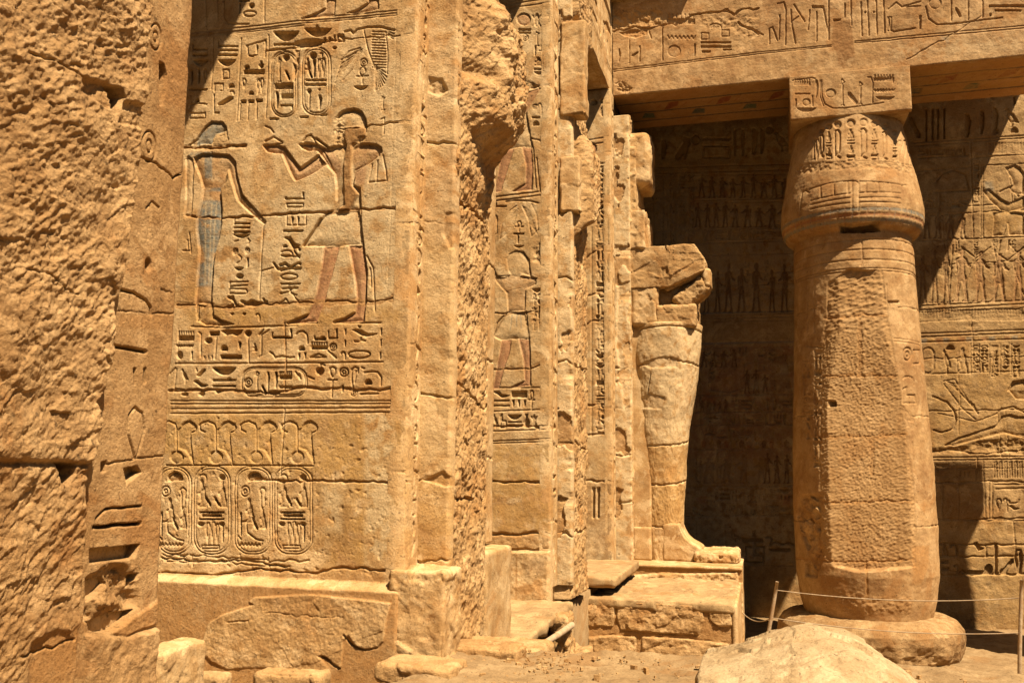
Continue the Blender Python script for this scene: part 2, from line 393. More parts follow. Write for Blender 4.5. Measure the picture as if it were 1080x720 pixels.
def glyph(h, f, k, x0, y0, x1, y1, d=0.02, w=1.7):
    for m, p in G[k]:
        q = [(x0+a*(x1-x0), y0+b*(y1-y0)) for a, b in p]
        if m == 's': h.stroke(f, q, w, d*0.7)
        elif m == 'f': h.sunk(f, q, d*1.6)
        else: h.sunk(f, q, d, 0.7, 0.02)
def glyphs(h, f, items, d=0.02, w=1.7):
    for it in items: glyph(h, f, *it, d=d, w=w)
def strokes(h, f, items, w=1.7, d=0.012, jit=0.0):
    for p in items: h.stroke(f, p, w, d, jit)
def cartouche(h, f, x0, y0, x1, y1, w=1.5, d=0.012, r=None, knot=True):
    r = r or min(abs(x1-x0), abs(y1-y0))*0.48
    for e, ww in ((0, w), (0.16*r, w*0.7)):
        a, b, c, dd, rr = x0+e, y0+e, x1-e, y1-e, r-e
        p = arc(c-rr, b+rr, rr, rr, 0, 90, 6)+arc(a+rr, b+rr, rr, rr, 90, 180, 6)+arc(a+rr, dd-rr, rr, rr, 180, 270, 6)+arc(c-rr, dd-rr, rr, rr, 270, 360, 6)
        h.stroke(f, p+p[:1], ww, d)
TALL = ['reed', 'was', 'ankh', 'feather', 'djed', 'seated', 'bird', 'oreed', 'hook', 'throne', 'scarab', 'vase', 'stick', 'leg']
WIDE = ['neb', 'mn', 'water', 'mouth', 'arm', 'bars', 'snake', 'eye', 'bar', 'strokes', 'quail']
SMALL = ['bread', 'disc', 'dot', 'ring', 'vase', 'box', 'wedge']
def column_text(h, f, x0, x1, y0, y1, unit, d=0.015, w=1.3):
    """a column of signs between x0..x1 from y0 to y1 (frame units), each quadrat about `unit` high"""
    y = y0; R = h.rng
    while y+unit*0.5 < y1:
        k = R.random(); g = 0.12*unit; W = x1-x0
        if k < 0.4:
            hh = unit*R.uniform(.32, .55); glyph(h, f, WIDE[R.integers(len(WIDE))], x0+.08*W, y, x1-.08*W, y+hh, d, w); y += hh+g
        elif k < 0.8:
            hh = unit*R.uniform(.9, 1.15)
            glyph(h, f, TALL[R.integers(len(TALL))], x0+.08*W, y, x0+.45*W, y+hh, d, w)
            if R.random() < .5: glyph(h, f, TALL[R.integers(len(TALL))], x0+.55*W, y, x0+.92*W, y+hh, d, w)
            else:
                glyph(h, f, SMALL[R.integers(len(SMALL))], x0+.55*W, y, x0+.9*W, y+hh*.4, d, w)
                glyph(h, f, SMALL[R.integers(len(SMALL))], x0+.55*W, y+hh*.55, x0+.9*W, y+hh*.95, d, w)
            y += hh+g
        else:
            hh = unit*.4
            for q in (0.05, .55): glyph(h, f, SMALL[R.integers(len(SMALL))], x0+q*W, y, x0+(q+.38)*W, y+hh, d, w)
            y += hh+g
def row_text(h, f, x0, x1, y0, y1, d=0.015, w=1.3):
    """a horizontal line of signs filling the band y0..y1"""
    x = x0; R = h.rng; Hh = y1-y0
    while x+Hh*.4 < x1:
        k = R.random(); g = .12*Hh
        if k < .5:
            ww = Hh*R.uniform(.3, .5); glyph(h, f, TALL[R.integers(len(TALL))], x, y0, x+ww, y1, d, w); x += ww+g
        else:
            ww = Hh*R.uniform(.7, 1.0); n = R.integers(2, 4); hh = Hh/n
            for j in range(n): glyph(h, f, WIDE[R.integers(len(WIDE))], x, y0+j*hh+.1*hh, x+ww, y0+j*hh+.8*hh, d, w)
            x += ww+g
WALK = [(.44, .0), (.53, .0), (.60, .03), (.62, .07), (.585, .10), (.57, .14), (.60, .165), (.72, .18), (.755, .22), (.73, .33), (.70, .42), (.745, .47), (.70, .48), (.66, .43), (.67, .32), (.64, .25), (.62, .33), (.63, .42), (.69, .56), (.67, .60), (.70, .72), (.72, .90), (.80, .965), (.88, .985), (.86, 1), (.66, 1), (.64, .90), (.60, .74), (.56, .62), (.50, .62), (.44, .74), (.40, .90), (.42, .96), (.52, .985), (.50, 1), (.28, 1), (.30, .92), (.34, .74), (.36, .60), (.35, .56), (.41, .42), (.42, .33), (.40, .25), (.30, .33), (.14, .36), (.12, .33), (.27, .28), (.33, .19), (.40, .165), (.44, .15), (.45, .12), (.42, .09), (.40, .06)]
def walkers(h, f, x0, x1, y0, y1, n, d=0.02, flip=False, col=None, a=0.5):
    W = (x1-x0)/n
    for i in range(n):
        s = h.rng.uniform(.78, 1); wv_ = h.rng.uniform(1.0, 1.5); fl_ = flip != (h.rng.random() < 0.15)
        q = [(x0+(i+.5+((.5-p) if fl_ else (p-.5))*wv_)*W, y1-(1-b)*(y1-y0)*s) for p, b in WALK]
        h.fig(f, q, d, 0.04, col, a)

# ------------------------------------------------------------------ weathered blocks and rocks
def block(name, x0, x1, y0, y1, z0, z1, mat, parent=None, cell=0.06, r=0.03, amp=0.012, freq=3.0, oct=5, seed=1, warp=None, paint=None, smooth=True, chip=0.0, rot=0.0, fac=0.0, fs=0.16):
    lo = np.array([x0, y0, z0], float); hi = np.array([x1, y1, z1], float); c = (lo+hi)/2; h = (hi-lo)/2
    P = []; Q = []; base = 0
    for ax in range(3):
        a, b = (ax+1) % 3, (ax+2) % 3
        na = max(2, int(2*h[a]/cell)+1); nb = max(2, int(2*h[b]/cell)+1)
        A, B = np.meshgrid(np.linspace(-h[a], h[a], na), np.linspace(-h[b], h[b], nb), indexing='ij')
        for sg in (-1, 1):
            p = np.zeros((na*nb, 3)); p[:, a] = A.ravel(); p[:, b] = B.ravel(); p[:, ax] = sg*h[ax]
            i = np.arange(na*nb).reshape(na, nb)+base
            q = np.stack([i[:-1, :-1], i[1:, :-1], i[1:, 1:], i[:-1, 1:]], -1).reshape(-1, 4)
            Q.append(q if sg > 0 else q[:, ::-1]); P.append(p); base += na*nb
    P = np.concatenate(P); Q = np.concatenate(Q)
    _, first, inv = np.unique(np.round(P/1e-4).astype(np.int64), axis=0, return_index=True, return_inverse=True)
    P = P[first]; Q = inv.reshape(-1)[Q]
    rr = min(r, h.min()*0.95)
    q = np.clip(P, -(h-rr), h-rr); n = P-q; l = np.linalg.norm(n, axis=1, keepdims=True); n = n/np.maximum(l, 1e-9)
    W = q+rr*n; S = W+c
    e = fbm3(S*freq, seed, oct)*amp
    if chip: e = e-chip*np.clip(fbm3(S*2.1, seed+40, 4)*2.2-0.3, 0, 1)*(1-np.abs(n).max(axis=1))*2.2
    if fac: e = e+facet3(S, seed+60, fs, fac)+facet3(S, seed+70, fs*0.4, fac*0.45)
    W = W+n*e[:, None]
    if rot:
        cr, sr = math.cos(rot), math.sin(rot); W = np.stack([W[:, 0]*cr-W[:, 1]*sr, W[:, 0]*sr+W[:, 1]*cr, W[:, 2]], -1)
    W = W+c
    if warp is not None: W = warp(W, c, h)
    pc = None
    if paint is not None:
        pc = np.zeros((len(W), 4)); paint(W, pc)
    return mesh_obj(name, W, Q, mat, parent, pc, smooth)
def tube(name, pts, r, mat, parent=None, n=8):
    pts = np.array(pts, float); V = []; F = []
    rs = np.broadcast_to(r, (len(pts),))
    for i, p in enumerate(pts):
        t = pts[min(i+1, len(pts)-1)]-pts[max(i-1, 0)]; t /= np.linalg.norm(t)
        a = np.cross(t, (0, 0, 1) if abs(t[2]) < .9 else (1, 0, 0)); a /= np.linalg.norm(a); b = np.cross(t, a)
        for k in range(n):
            th = 2*math.pi*k/n; V.append(p+rs[i]*(math.cos(th)*a+math.sin(th)*b))
    for i in range(len(pts)-1):
        for k in range(n): F.append((i*n+k, i*n+(k+1) % n, (i+1)*n+(k+1) % n, (i+1)*n+k))
    F.append(tuple(range(n))); F.append(tuple(range((len(pts)-1)*n+n-1, (len(pts)-1)*n-1, -1)))
    return mesh_obj(name, V, F, mat, parent)
def hack(u, v, seed, size=0.06, amp=0.02, ang=0.6, st=1.9):
    """pecked, chiselled surface: stretched bowl-shaped bites with ridges between them"""
    c, s_ = math.cos(ang), math.sin(ang)
    wu = u+0.02*fbm(u*8, v*8, seed+3, 3); wv = v+0.02*fbm(u*8, v*8, seed+4, 3)
    a = (wu*c+wv*s_)/(size*st); b = (-wu*s_+wv*c)/size
    d1, d2 = worley(a, b, seed); e1, e2 = worley(a*2.1+3, b*1.9+5, seed+9)
    return amp*(1.5*d1**1.3-0.6) + amp*0.45*(e1-0.4) + amp*0.8*fbm(u/size*.35, v/size*.35, seed+20, 5)
XP, XM, YM, ZP, ZM = (1, 0, 0), (-1, 0, 0), (0, -1, 0), (0, 0, 1), (0, 0, -1)
def faceY(Y, x0, x1, z0, z1, cell, **k): return Carved((0, Y, 0), XP, ZP, YM, x0, x1, z0, z1, cell, **k)
def faceX(X, y0, y1, z0, z1, cell, **k): return Carved((X, 0, 0), (0, 1, 0), ZP, XP, y0, y1, z0, z1, cell, **k)
PX = (0, 0, 1.0)
# ------------------------------------------------------------------ ground
def ground(name, x0, x1, y0, y1, z, cell, mat, seed, amp=0.05, parent=None, skirt=0.0, fn=None):
    h = Carved((0, 0, z), XP, (0, 1, 0), ZP, x0, x1, y0, y1, cell, seed=seed, rough=amp, warp=0)
    if fn: fn(h)
    o = h.build(name, mat, parent, skirt); o['kind'] = 'structure'; return o
def big_plane():
    n = 60; r = np.sinh(np.linspace(-6.2, 6.2, n)); r = r/r.max()*600
    X, Y = np.meshgrid(r, r+15); Z = np.full_like(X, -1.94)
    i = np.arange(n*n).reshape(n, n)
    F = np.stack([i[:-1, :-1], i[:-1, 1:], i[1:, 1:], i[1:, :-1]], -1).reshape(-1, 4)
    o = mesh_obj('ground', np.stack([X, Y, Z], -1).reshape(-1, 3), F, M['gravel']); o['kind'] = 'structure'
big_plane()
def flags(h):
    for k, (u, v) in enumerate(((-1, 21.2), (2.4, 20.9), (4.6, 21.4))):
        pass
    h.joint(None, [(-4, 16.9), (1, 16.75), (5, 16.9), (12, 16.8)], 1.6, 0.02, 0.6)
    h.joint(None, [(2.6, 14), (2.75, 16.8), (2.7, 17.2)], 1.6, 0.02, 0.6)
    h.joint(None, [(4.9, 15), (4.8, 16.9)], 1.6, 0.02, 0.6)
    h.joint(None, [(2.5, 17.4), (3.3, 17.3), (4.6, 17.6)], 1.6, 0.02, 0.9)
ground('court_floor', -4, 13, 12, 23, -1.9, 0.05, M['dust'], 11, 0.035, fn=flags)
def ramp_top(h):
    # dust drifted up against the pillars, broken lip on the far side
    h.B += 0.05*np.exp(-((h.uu+2.45)/0.3)**2) - 0.30*sst(-2.52, -2.72, h.uu+0.06*fbm(h.uu*4, h.vv*4, 6, 4)) + 0.02*fbm(h.uu*5, h.vv*5, 3, 5) + 0.008*fbm(h.uu*40, h.vv*40, 8, 3)
    lip = 7.66+0.22*(h.uu+1.9)*0.9 + 0.10*fbm(h.uu*2.0, h.uu*0, 5, 4)
    h.B -= 0.25*sst(0, 0.35, h.vv-lip)
    h.B += 0.02*np.clip(fbm(h.uu*11, h.vv*11, 9, 3)-0.25, 0, 1)
ground('terrace_floor', -9.5, -2.72, -3.0, 18.0, -0.40, 0.10, M['dust'], 13, 0.03, skirt=1.5)
ground('ramp', -2.72, 3.0, -3.0, 8.1, 0.0, 0.022, M['dust'], 12, 0.03, skirt=2.0, fn=ramp_top)

# ------------------------------------------------------------------ pillars of the terrace row
PG = 'square pillars along the terrace'
XF, XB = -2.82, -5.25
def core(root, y0, y1, z0, z1=9.35):
    block('shaft', XB, XF-0.05, y0+0.05, y1-0.05, z0, z1, M['stone'], root, cell=0.3, r=0.01, amp=0.0)

# --- the nearest pillar, at the left edge of the picture
p0 = thing('stone_pillar', (-4.0, 2.6, -0.1), 'nearest pillar, pitted hacked stone beside a smooth upright strip of large worn signs', 'pillar', PG)
core(p0, 1.45, 3.87, -0.1)
h = faceX(XF, 1.45, 3.87, 0.2, 4.6, 0.005, seed=21, rough=0.006, warp=0.006)
Z1 = (0, 0, 2.0); Z2 = (0, 360, 2.0)
glyphs(h, Z1, [('ring', 316, 50, 342, 106), ('reed', 330, 130, 352, 222), ('ring', 300, 276, 330, 342), ('dot', 307, 543, 319, 572)], d=0.028, w=2.4)
strokes(h, Z1, [[(308, 440), (322, 425), (335, 438)], [(318, 430), (313, 505)]], 2.2, 0.02)
h.stroke(Z1, [(256, 612), (285, 618), (308, 632), (319, 648), (319, 662)], 3.6, 0.06)
h.stroke(Z1, [(340, 610), (362, 616)], 1.6, 0.012, 0.5)
h.joint(Z1, [(296, 330), (330, 345), (365, 375), (390, 365)], 2.4, 0.03, 0.8)
h.joint(Z1, [(250, 655), (320, 660), (392, 662)], 1.6, 0.015, 0.6)
h.paint(Z1, [(255, 662), (395, 664), (395, 700), (250, 690)], MORTAR, 0.6, 3)
h.stroke(Z2, [(236, 8), (270, 14), (308, 21)], 4.2, 0.06)
glyphs(h, Z2, [('stick', 281, 56, 289, 92), ('stick', 301, 56, 309, 90)], d=0.035)
h.stroke(Z2, [(284, 245), (270, 195), (272, 155), (285, 138), (300, 150), (305, 185), (288, 245)], 2.6, 0.03)
h.sunk(Z2, [(262, 268), (290, 262), (298, 275), (285, 285), (268, 300)], 0.06)
h.sunk(Z2, [(214, 255), (226, 252), (224, 275), (214, 276)], 0.04)
h.joint(Z2, [(225, 258), (280, 248), (355, 240)], 1.8, 0.014, 0.8)
h.stroke(Z2, [(200, 394), (205, 372), (225, 353), (298, 347)], 2.4, 0.035)
h.stroke(Z2, [(198, 392), (250, 387), (297, 383)], 4.0, 0.05)
h.sunk(Z2, [(190, 440), (240, 433), (294, 428), (283, 455), (240, 462), (190, 468)], 0.085)
h.sunk(Z2, [(278, 490), (292, 488), (290, 500), (282, 505), (280, 518), (275, 520)], 0.05)
h.patch(Z2, [(186, 500), (232, 470), (288, 478), (292, 560), (240, 585), (180, 586)], -0.03, 0.07, None, soft=6, fr=9, clear=False)
h.sunk(Z2, [(186, 510), (222, 495), (228, 510), (205, 535), (186, 545)], 0.07)
h.sunk(Z2, [(183, 592), (230, 578), (282, 566), (268, 590), (235, 612), (205, 614), (186, 606)], 0.10)
h.patch(Z2, [(232, 615), (280, 578), (310, 560), (352, 528), (378, 550), (345, 590), (300, 604), (262, 620)], 0.012, 0.008, MORTAR, 0.85, 2)
h.patch(Z2, [(178, 618), (262, 624), (345, 598), (350, 740), (178, 740)], 0.03, 0.03, None, soft=3, fr=6)
# the hacked statue remains: raised, pitted, broken edge towards the strip
edge = [(168, -30), (163, 20), (157, 60), (160, 80), (152, 118), (150, 170), (141, 240), (133, 300), (126, 330), (120, 380), (114, 414), (106, 424), (110, 450), (104, 478), (97, 489)]
up = np.array([on(x, y, 0, XF+0.09)[1:] for x, y in edge]); lo = np.array([on(x, y, 0, XF+0.05)[1:] for x, y in [(97, 489), (96, 520), (94, 560), (92, 600), (90, 645)]])
vb = np.concatenate([up, lo])[::-1]
yb = np.interp(h.vv, vb[:, 1], vb[:, 0]) + 0.025*fbm(h.vv*6, h.vv*0, 4, 4)
sd = yb-h.uu
course = 1.545 + 0.02*fbm(h.uu*3, h.uu*0, 6, 3)
hk = 0.8*hack(h.uu, h.vv, 31, 0.027, 0.0085, 0.65, 2.1)*(0.35+0.9*sst(-0.25, 0.3, fbm(h.uu*1.6, h.vv*1.6, 38, 3))) + facet(h.uu, h.vv, 36, 0.12, 0.009, 0.6, 1.6) + facet(h.uu, h.vv, 37, 0.042, 0.0045, 0.6, 1.7) + 0.008*fbm(h.uu*26, h.vv*26, 33, 5, 0.7) + 0.012*fbm(h.uu*6, h.vv*6, 39, 4)
low = sst(0.015, -0.015, h.vv-course)
bulge = 0.035*fbm(h.uu*1.1, h.vv*0.9, 17, 4) + 0.05*sst(0, 0.7, sd) + 0.025*fbm(h.uu*3.2, h.vv*3.2, 19, 4)
rough_h = (0.095-0.018*low) + bulge + hk - 0.022*np.exp(-((h.vv-course)/0.010)**2)
w = sst(-0.012, 0.03+0.04*low, sd)
mort = sst(0.02, -0.02, h.vv-0.865-0.04*fbm(h.uu*4, h.vv, 7, 2))*sst(0, .03, sd)*sst(0.36, 0.30, sd)
h.B = h.B*(1-w)+w*rough_h*(1-mort)+mort*w*0.075
h.K *= 1-w
h.tint((slice(None), slice(None)), mort*0.85, MORTAR)
for q in ([(92, 92), (107, 95), (110, 105), (98, 130), (94, 118)], [(38, 487), (62, 488), (60, 500), (52, 512), (46, 508)]):
    h.sunk(PX, q, 0.13, 0.2, 0.05)
h.patch(PX, [(60, 85), (92, 90), (92, 118), (62, 100)], -0.03, 0.0, None, soft=3, clear=False)
h.patch(PX, [(112, 108), (150, 120), (150, 140), (100, 132)], -0.02, 0.0, None, soft=3, clear=False)
for q in ([(0, 285), (25, 292), (42, 304), (60, 312)], [(0, 690), (40, 680), (62, 672)], [(0, 60), (30, 68), (60, 84)]):
    h.joint(PX, q, 2, 0.018, 1.0)
h.edge('r', 0.012, 0.045, 4)
h.build('inscribed_face', M['near'], p0, 0.12, 0.25)
block('footing_stone', -3.62, -3.41, 4.72, 5.2, 0.0, 0.45, M['stone'], p0, 0.012, 0.018, 0.012, 7, 6, fac=0.008, fs=0.1, chip=0.03)

# --- second pillar: the king before the goddess
p1 = thing('stone_pillar', (-4.0, 8.2, -0.1), 'pillar carved with a king raising two offering bowls before a goddess in faded blue', 'pillar', PG)
core(p1, 7.0, 9.5, -0.1)
h = faceY(7.0, XB, XF, -0.42, 6.35, 0.0062, seed=41, rough=0.007, warp=0.004)
A = (180, 0, 5.536); B = (300, 0, 5.536); C = (180, 110, 5.536); D = (300, 110, 5.536); E = (180, 230, 5.536); F = (300, 230, 5.536)
GG = (170, 335, 7.58); HH = (300, 335, 7.58); I = (165, 425, 4.0); J = (160, 400, 2.25)
h.paint(PX, [(340, 440), (424, 440), (424, 600), (345, 598), (330, 500)], OCHRE, 0.8, 12, 0.45)
h.paint(PX, [(172, 436), (330, 436), (330, 500), (172, 500)], OCHRE, 0.7, 8, 0.42)
h.paint(PX, [(200, 300), (424, 300), (424, 340), (200, 345)], OCHRE, 0.7, 12, 0.47)
h.paint(PX, [(335, 505), (372, 508), (370, 590), (340, 590)], DARKST, 0.4, 8, 0.5)
h.paint(PX, [(385, 435), (415, 435), (415, 600), (385, 600)], PALE, 0.8, 5, 0.5); h.paint(PX, [(340, 510), (360, 510), (360, 560), (340, 560)], PALE, 0.7, 6, 0.5)
h.paint(PX, [(215, 240), (420, 150), (420, 320), (215, 320)], PALE, 0.75, 14, 0.47)
h.paint(PX, [(285, 95), (420, 60), (420, 130), (285, 150)], PALE, 0.6, 14, 0.5)
# upper scene and its base lines
for q in ([(245, -10), (300, -10), (292, 88), (200, 100), (110, 106), (190, 75), (240, 45)], [(492, -10), (545, -10), (552, 52), (460, 72), (362, 78), (440, 45), (488, 15)]):
    h.fig(B, q, 0.022, 0.03, SKIN, 0.35)
strokes(h, A, [[(545, -10), (545, 130)], [(310, -5), (310, 110), (330, 138), (380, 142), (455, 142)], [(205, -5), (207, 180)], [(270, -5), (275, 120)]], 1.6, 0.012)
glyphs(h, A, [('dot', 456, 18, 488, 50), ('mouth', 425, 66, 497, 97), ('bar', 395, 10, 460, -8), ('stick', 395, 20, 410, 80)], d=0.022)
for k, (a, b) in enumerate((((120, 192), (780, 122)), ((120, 214), (780, 138)), ((120, 222), (780, 150)))):
    h.stroke(A, [a, b], 1.2, 0.010); h.stroke(B, [(100, b[1]-11), (655, (63, 78, 90)[k])], 1.2, 0.010)
h.paint(A, [(120, 195), (400, 166), (400, 190), (120, 218)], DARKST, 0.45, 1)
# columns of signs over the goddess
strokes(h, A, [[(250, 222), (244, 400), (235, 520)], [(410, 225), (398, 450), (385, 705)], [(572, 205), (565, 450), (555, 690)]], 1.3, 0.012)
glyphs(h, A, [('bar', 125, 286, 215, 294), ('stick', 122, 262, 132, 290), ('bar', 125, 318, 215, 328), ('neb', 130, 352, 218, 385), ('reed', 112, 410, 132, 495), ('reed', 155, 405, 172, 490), ('oreed', 188, 405, 212, 485),
 ('bar', 108, 520, 212, 528), ('bread', 140, 575, 165, 598), ('hook', 210, 605, 110, 628), ('box', 110, 662, 200, 690),
 ('stick', 274, 245, 284, 278), ('bar', 280, 268, 392, 276), ('bar', 285, 292, 390, 300), ('bar', 278, 318, 388, 328), ('neb', 278, 350, 380, 386), ('box', 302, 408, 338, 458), ('obox', 255, 490, 303, 530), ('bread', 335, 489, 370, 512),
 ('hook', 345, 532, 366, 552), ('slash', 275, 565, 362, 616), ('stick', 248, 550, 258, 660), ('bar', 252, 655, 282, 663),
 ('reed', 494, 262, 508, 312), ('bread', 428, 380, 458, 402), ('vase', 512, 358, 542, 398), ('bar', 424, 408, 545, 434), ('oreed', 414, 458, 438, 515), ('oreed', 500, 460, 520, 545), ('oreed', 520, 455, 542, 540),
 ('bread', 452, 533, 482, 552), ('bar', 408, 586, 440, 604), ('bar', 452, 585, 486, 602), ('bar', 498, 580, 534, 597)], d=0.022, w=1.5)
strokes(h, A, [[(440, 268), (500, 250), (552, 235), (548, 330)], [(445, 270), (452, 325), (480, 332)], [(470, 330), (500, 322)], [(405, 605), (402, 700)], [(452, 603), (448, 700)], [(502, 600), (498, 698)]], 1.6, 0.016)
# the two royal cartouches under their baskets
glyphs(h, A, [('neb', 600, 186, 752, 240), ('bar', 600, 256, 745, 266)], d=0.026)
h.stroke(A, [(550, 295), (660, 288), (770, 275)], 2.2, 0.02, 0.4)
cartouche(h, PX, 286.0, 54.5, 313.5, 123.5, 1.6, 0.014); cartouche(h, PX, 318.5, 50.0, 348.5, 121.5, 1.6, 0.014)
h.stroke(B, [(168, 192), (190, 150)], 1.4, 0.01)
glyphs(h, A, [('dot', 656, 318, 694, 358), ('was', 622, 340, 650, 478), ('wedge', 668, 412, 694, 468), ('reed', 706, 370, 734, 472), ('bar', 606, 488, 714, 520), ('mn', 642, 525, 714, 576), ('reed', 604, 535, 632, 632), ('bar', 640, 612, 714, 622), ('stick', 704, 618, 714, 640)], d=0.026, w=1.5)
glyphs(h, B, [('dot', 148, 306, 188, 346), ('stick', 160, 352, 186, 452), ('seated', 120, 340, 150, 410), ('wedge', 138, 408, 162, 458), ('was', 205, 310, 232, 345), ('oreed', 192, 342, 214, 452), ('oreed', 216, 340, 238, 448),
 ('bar', 124, 466, 242, 474), ('bar', 122, 492, 242, 502), ('dot', 132, 520, 156, 546), ('stick', 140, 545, 150, 642), ('reed', 190, 555, 218, 638), ('dot', 197, 518, 209, 530), ('neb', 118, 168, 274, 216), ('vase', 175, 152, 205, 175)], d=0.026, w=1.5)
glyphs(h, B, [('bar', 90, 680, 138, 690), ('bar', 206, 668, 248, 676), ('dot', 282, 274, 306, 288)], d=0.02); glyphs(h, A, [('bar', 576, 690, 632, 700)], d=0.02)
h.patch(B, [(62, 250), (120, 236), (170, 232), (222, 240), (212, 266), (150, 276), (70, 272)], -0.035, 0.02, None, soft=2)
h.patch(A, [(725, 290), (750, 288), (745, 410), (725, 400)], -0.02, 0.02, MORTAR, 0.6, soft=2)
strokes(h, B, [[(222, 240), (345, 238)], [(235, 232), (232, 246)], [(262, 225), (262, 244)], [(290, 215), (292, 242)], [(312, 208), (305, 240)], [(338, 205), (342, 240)], [(318, 205), (342, 232)]], 2.4, 0.022, 0.6)
# vulture with spread wings
h.stroke(B, [(350, 185), (385, 178), (400, 195), (425, 172), (480, 160), (560, 160), (605, 172), (642, 178)], 2.2, 0.016)
for k in range(13):
    t = k/12; h.stroke(B, [(445-30*t, 280+40*t), (345-55*t+60*(1-t)*0.2, 335+170*t)] if k % 2 else [(452-70*t, 290+70*t), (330-45*t, 350+165*t)], 1.1, 0.013)
for k in range(14): h.stroke(B, [(512, 186+16*k), (596-0.4*k, 190+16*k)], 1.1, 0.013)
for k in range(9):
    a = math.radians(20+k*9); h.stroke(B, [(530, 385), (530+95*math.cos(a)*0.8, 385+140*math.sin(a))], 1.1, 0.013)
strokes(h, B, [[(460, 172), (490, 300), (528, 400), (532, 530)], [(590, 185), (602, 300), (598, 430)], [(440, 280), (375, 300), (330, 360), (282, 520)], [(342, 470), (400, 400), (450, 300)], [(600, 182), (640, 200)], [(600, 192), (640, 214)], [(600, 205), (632, 226)]], 1.3, 0.012)
glyphs(h, B, [('ankh', 420, 395, 490, 490), ('neb', 404, 504, 486, 526), ('ring', 442, 345, 482, 388)], d=0.018, w=1.3)
glyphs(h, B, [('was', 560, 565, 590, 645)], d=0.014, w=1.3); h.stroke(D, [(560, 90), (582, 78), (580, 175)], 1.3, 0.012)
strokes(h, PX, [[(418.5, 14), (414.5, 150), (412, 230), (408, 312)]], 0.8, 0.004)
# the goddess
arm2 = [(88, 320), (100, 300), (130, 320), (136, 370), (130, 470), (128, 560), (122, 640), (98, 660), (78, 650), (88, 560), (86, 450)]
h.fig(C, arm2, 0.018, 0.03, PALE, 0.2)
body = [(135, 310), (190, 288), (280, 290), (340, 295), (378, 333), (385, 400), (405, 480), (420, 530), (470, 585), (520, 640), (558, 688), (548, 700), (515, 680), (470, 640), (390, 565), (368, 500), (345, 420), (332, 372), (325, 400), (322, 445), (300, 475), (290, 500), (296, 560), (300, 620), (298, 700), (285, 775), (262, 850), (250, 940), (243, 1080), (242, 1165), (158, 1160), (140, 1170), (146, 1080), (158, 950), (165, 850), (152, 740), (152, 664), (175, 560), (186, 490), (168, 420), (140, 350)]
h.fig(C, body, 0.028, 0.045, SKIN, 0.25)
h.paint(C, [(175, 560), (290, 560), (300, 640), (298, 700), (285, 775), (262, 850), (250, 940), (245, 1060), (150, 1060), (165, 850), (152, 740), (154, 664)], BLUE, 0.85, 2, 0.36)
for x0, x1, dx in ((200, 208, -8), (236, 242, -22), (262, 268, -36)): h.paint(C, [(x0, 570), (x1, 570), (x1+dx, 1050), (x0+dx, 1050)], PALE, 0.7, 1)
h.paint(C, [(195, 278), (240, 278), (240, 440), (195, 430)], BLUE, 0.75, 1, 0.35); h.paint(C, [(105, 300), (120, 280), (190, 284), (190, 305), (110, 315)], BLUE, 0.7, 1, 0.35); h.paint(C, [(185, 488), (285, 482), (285, 505), (185, 508)], BLUE, 0.75, 1, 0.35)
strokes(h, C, [[(240, 280), (242, 440)], [(190, 430), (232, 442)], [(155, 664), (165, 760)], [(300, 470), (330, 445), (322, 390)]], 1.2, 0.01)
wig = [(100, 240), (135, 215), (150, 205), (200, 130), (240, 100), (300, 103), (322, 128), (328, 152), (290, 165), (262, 172), (245, 200), (240, 235), (195, 232), (150, 245)]
h.fig(C, wig, 0.024, 0.04); h.paint(C, wig[2:], BLUE, 0.75, 1, 0.3)
h.fig(C, [(262, 172), (328, 152), (333, 190), (343, 205), (333, 218), (322, 240), (290, 252), (245, 248), (240, 200)], 0.010, 0.03)
strokes(h, C, [[(285, 185), (310, 180)], [(300, 222), (322, 218)], [(245, 180), (255, 205), (245, 205)]], 1.4, 0.01)
h.patch(C, [(105, 250), (130, 215), (150, 220), (200, 238), (245, 246), (335, 240), (440, 240), (438, 252), (330, 254), (240, 262), (150, 262)], -0.012, 0.018, None, soft=2, fr=22)
glyphs(h, E, [('leg', 150, 500, 200, 598)], d=0.02)
h.fig(E, [(205, 500), (245, 500), (250, 570), (290, 592), (370, 620), (300, 630), (200, 625), (160, 600)], 0.024, 0.03)
strokes(h, E, [[(120, 632), (330, 640), (560, 632), (740, 628)], [(110, 90), (118, 200)], [(70, 190), (110, 190)], [(100, 130), (100, 180)]], 1.7, 0.012)
# the king
headd = [(308, 72), (322, 50), (345, 37), (400, 27), (430, 34), (448, 46), (468, 90), (478, 160), (460, 180), (430, 200), (415, 225), (340, 240), (322, 210), (300, 190), (292, 150), (302, 120), (296, 95)]
h.fig(D, headd, 0.03, 0.05)
h.sunk(D, [(302, 78), (318, 50), (345, 34), (400, 22), (432, 30), (452, 44), (474, 88), (484, 140), (474, 145), (462, 95), (442, 56), (400, 38), (348, 48), (316, 78)], 0.034)
torso = [(82, 232), (112, 226), (150, 228), (178, 226), (205, 246), (262, 266), (300, 250), (320, 243), (350, 237), (430, 232), (500, 235), (535, 238), (562, 258), (566, 280), (545, 305), (500, 340), (470, 360), (440, 386), (412, 404), (404, 470), (440, 492), (446, 615), (280, 622), (302, 565), (300, 470), (292, 405), (258, 370), (215, 305), (188, 270), (130, 272), (98, 254)]
h.fig(D, torso, 0.032, 0.05); h.paint(D, [(82, 232), (178, 226), (262, 266), (330, 330), (340, 420), (300, 425), (258, 370), (215, 305), (188, 270), (130, 272)], SKIN, 0.6, 2, 0.3)
h.paint(D, [(430, 232), (535, 238), (566, 270), (545, 305), (470, 360), (412, 404), (395, 300)], SKIN, 0.45, 2, 0.35)
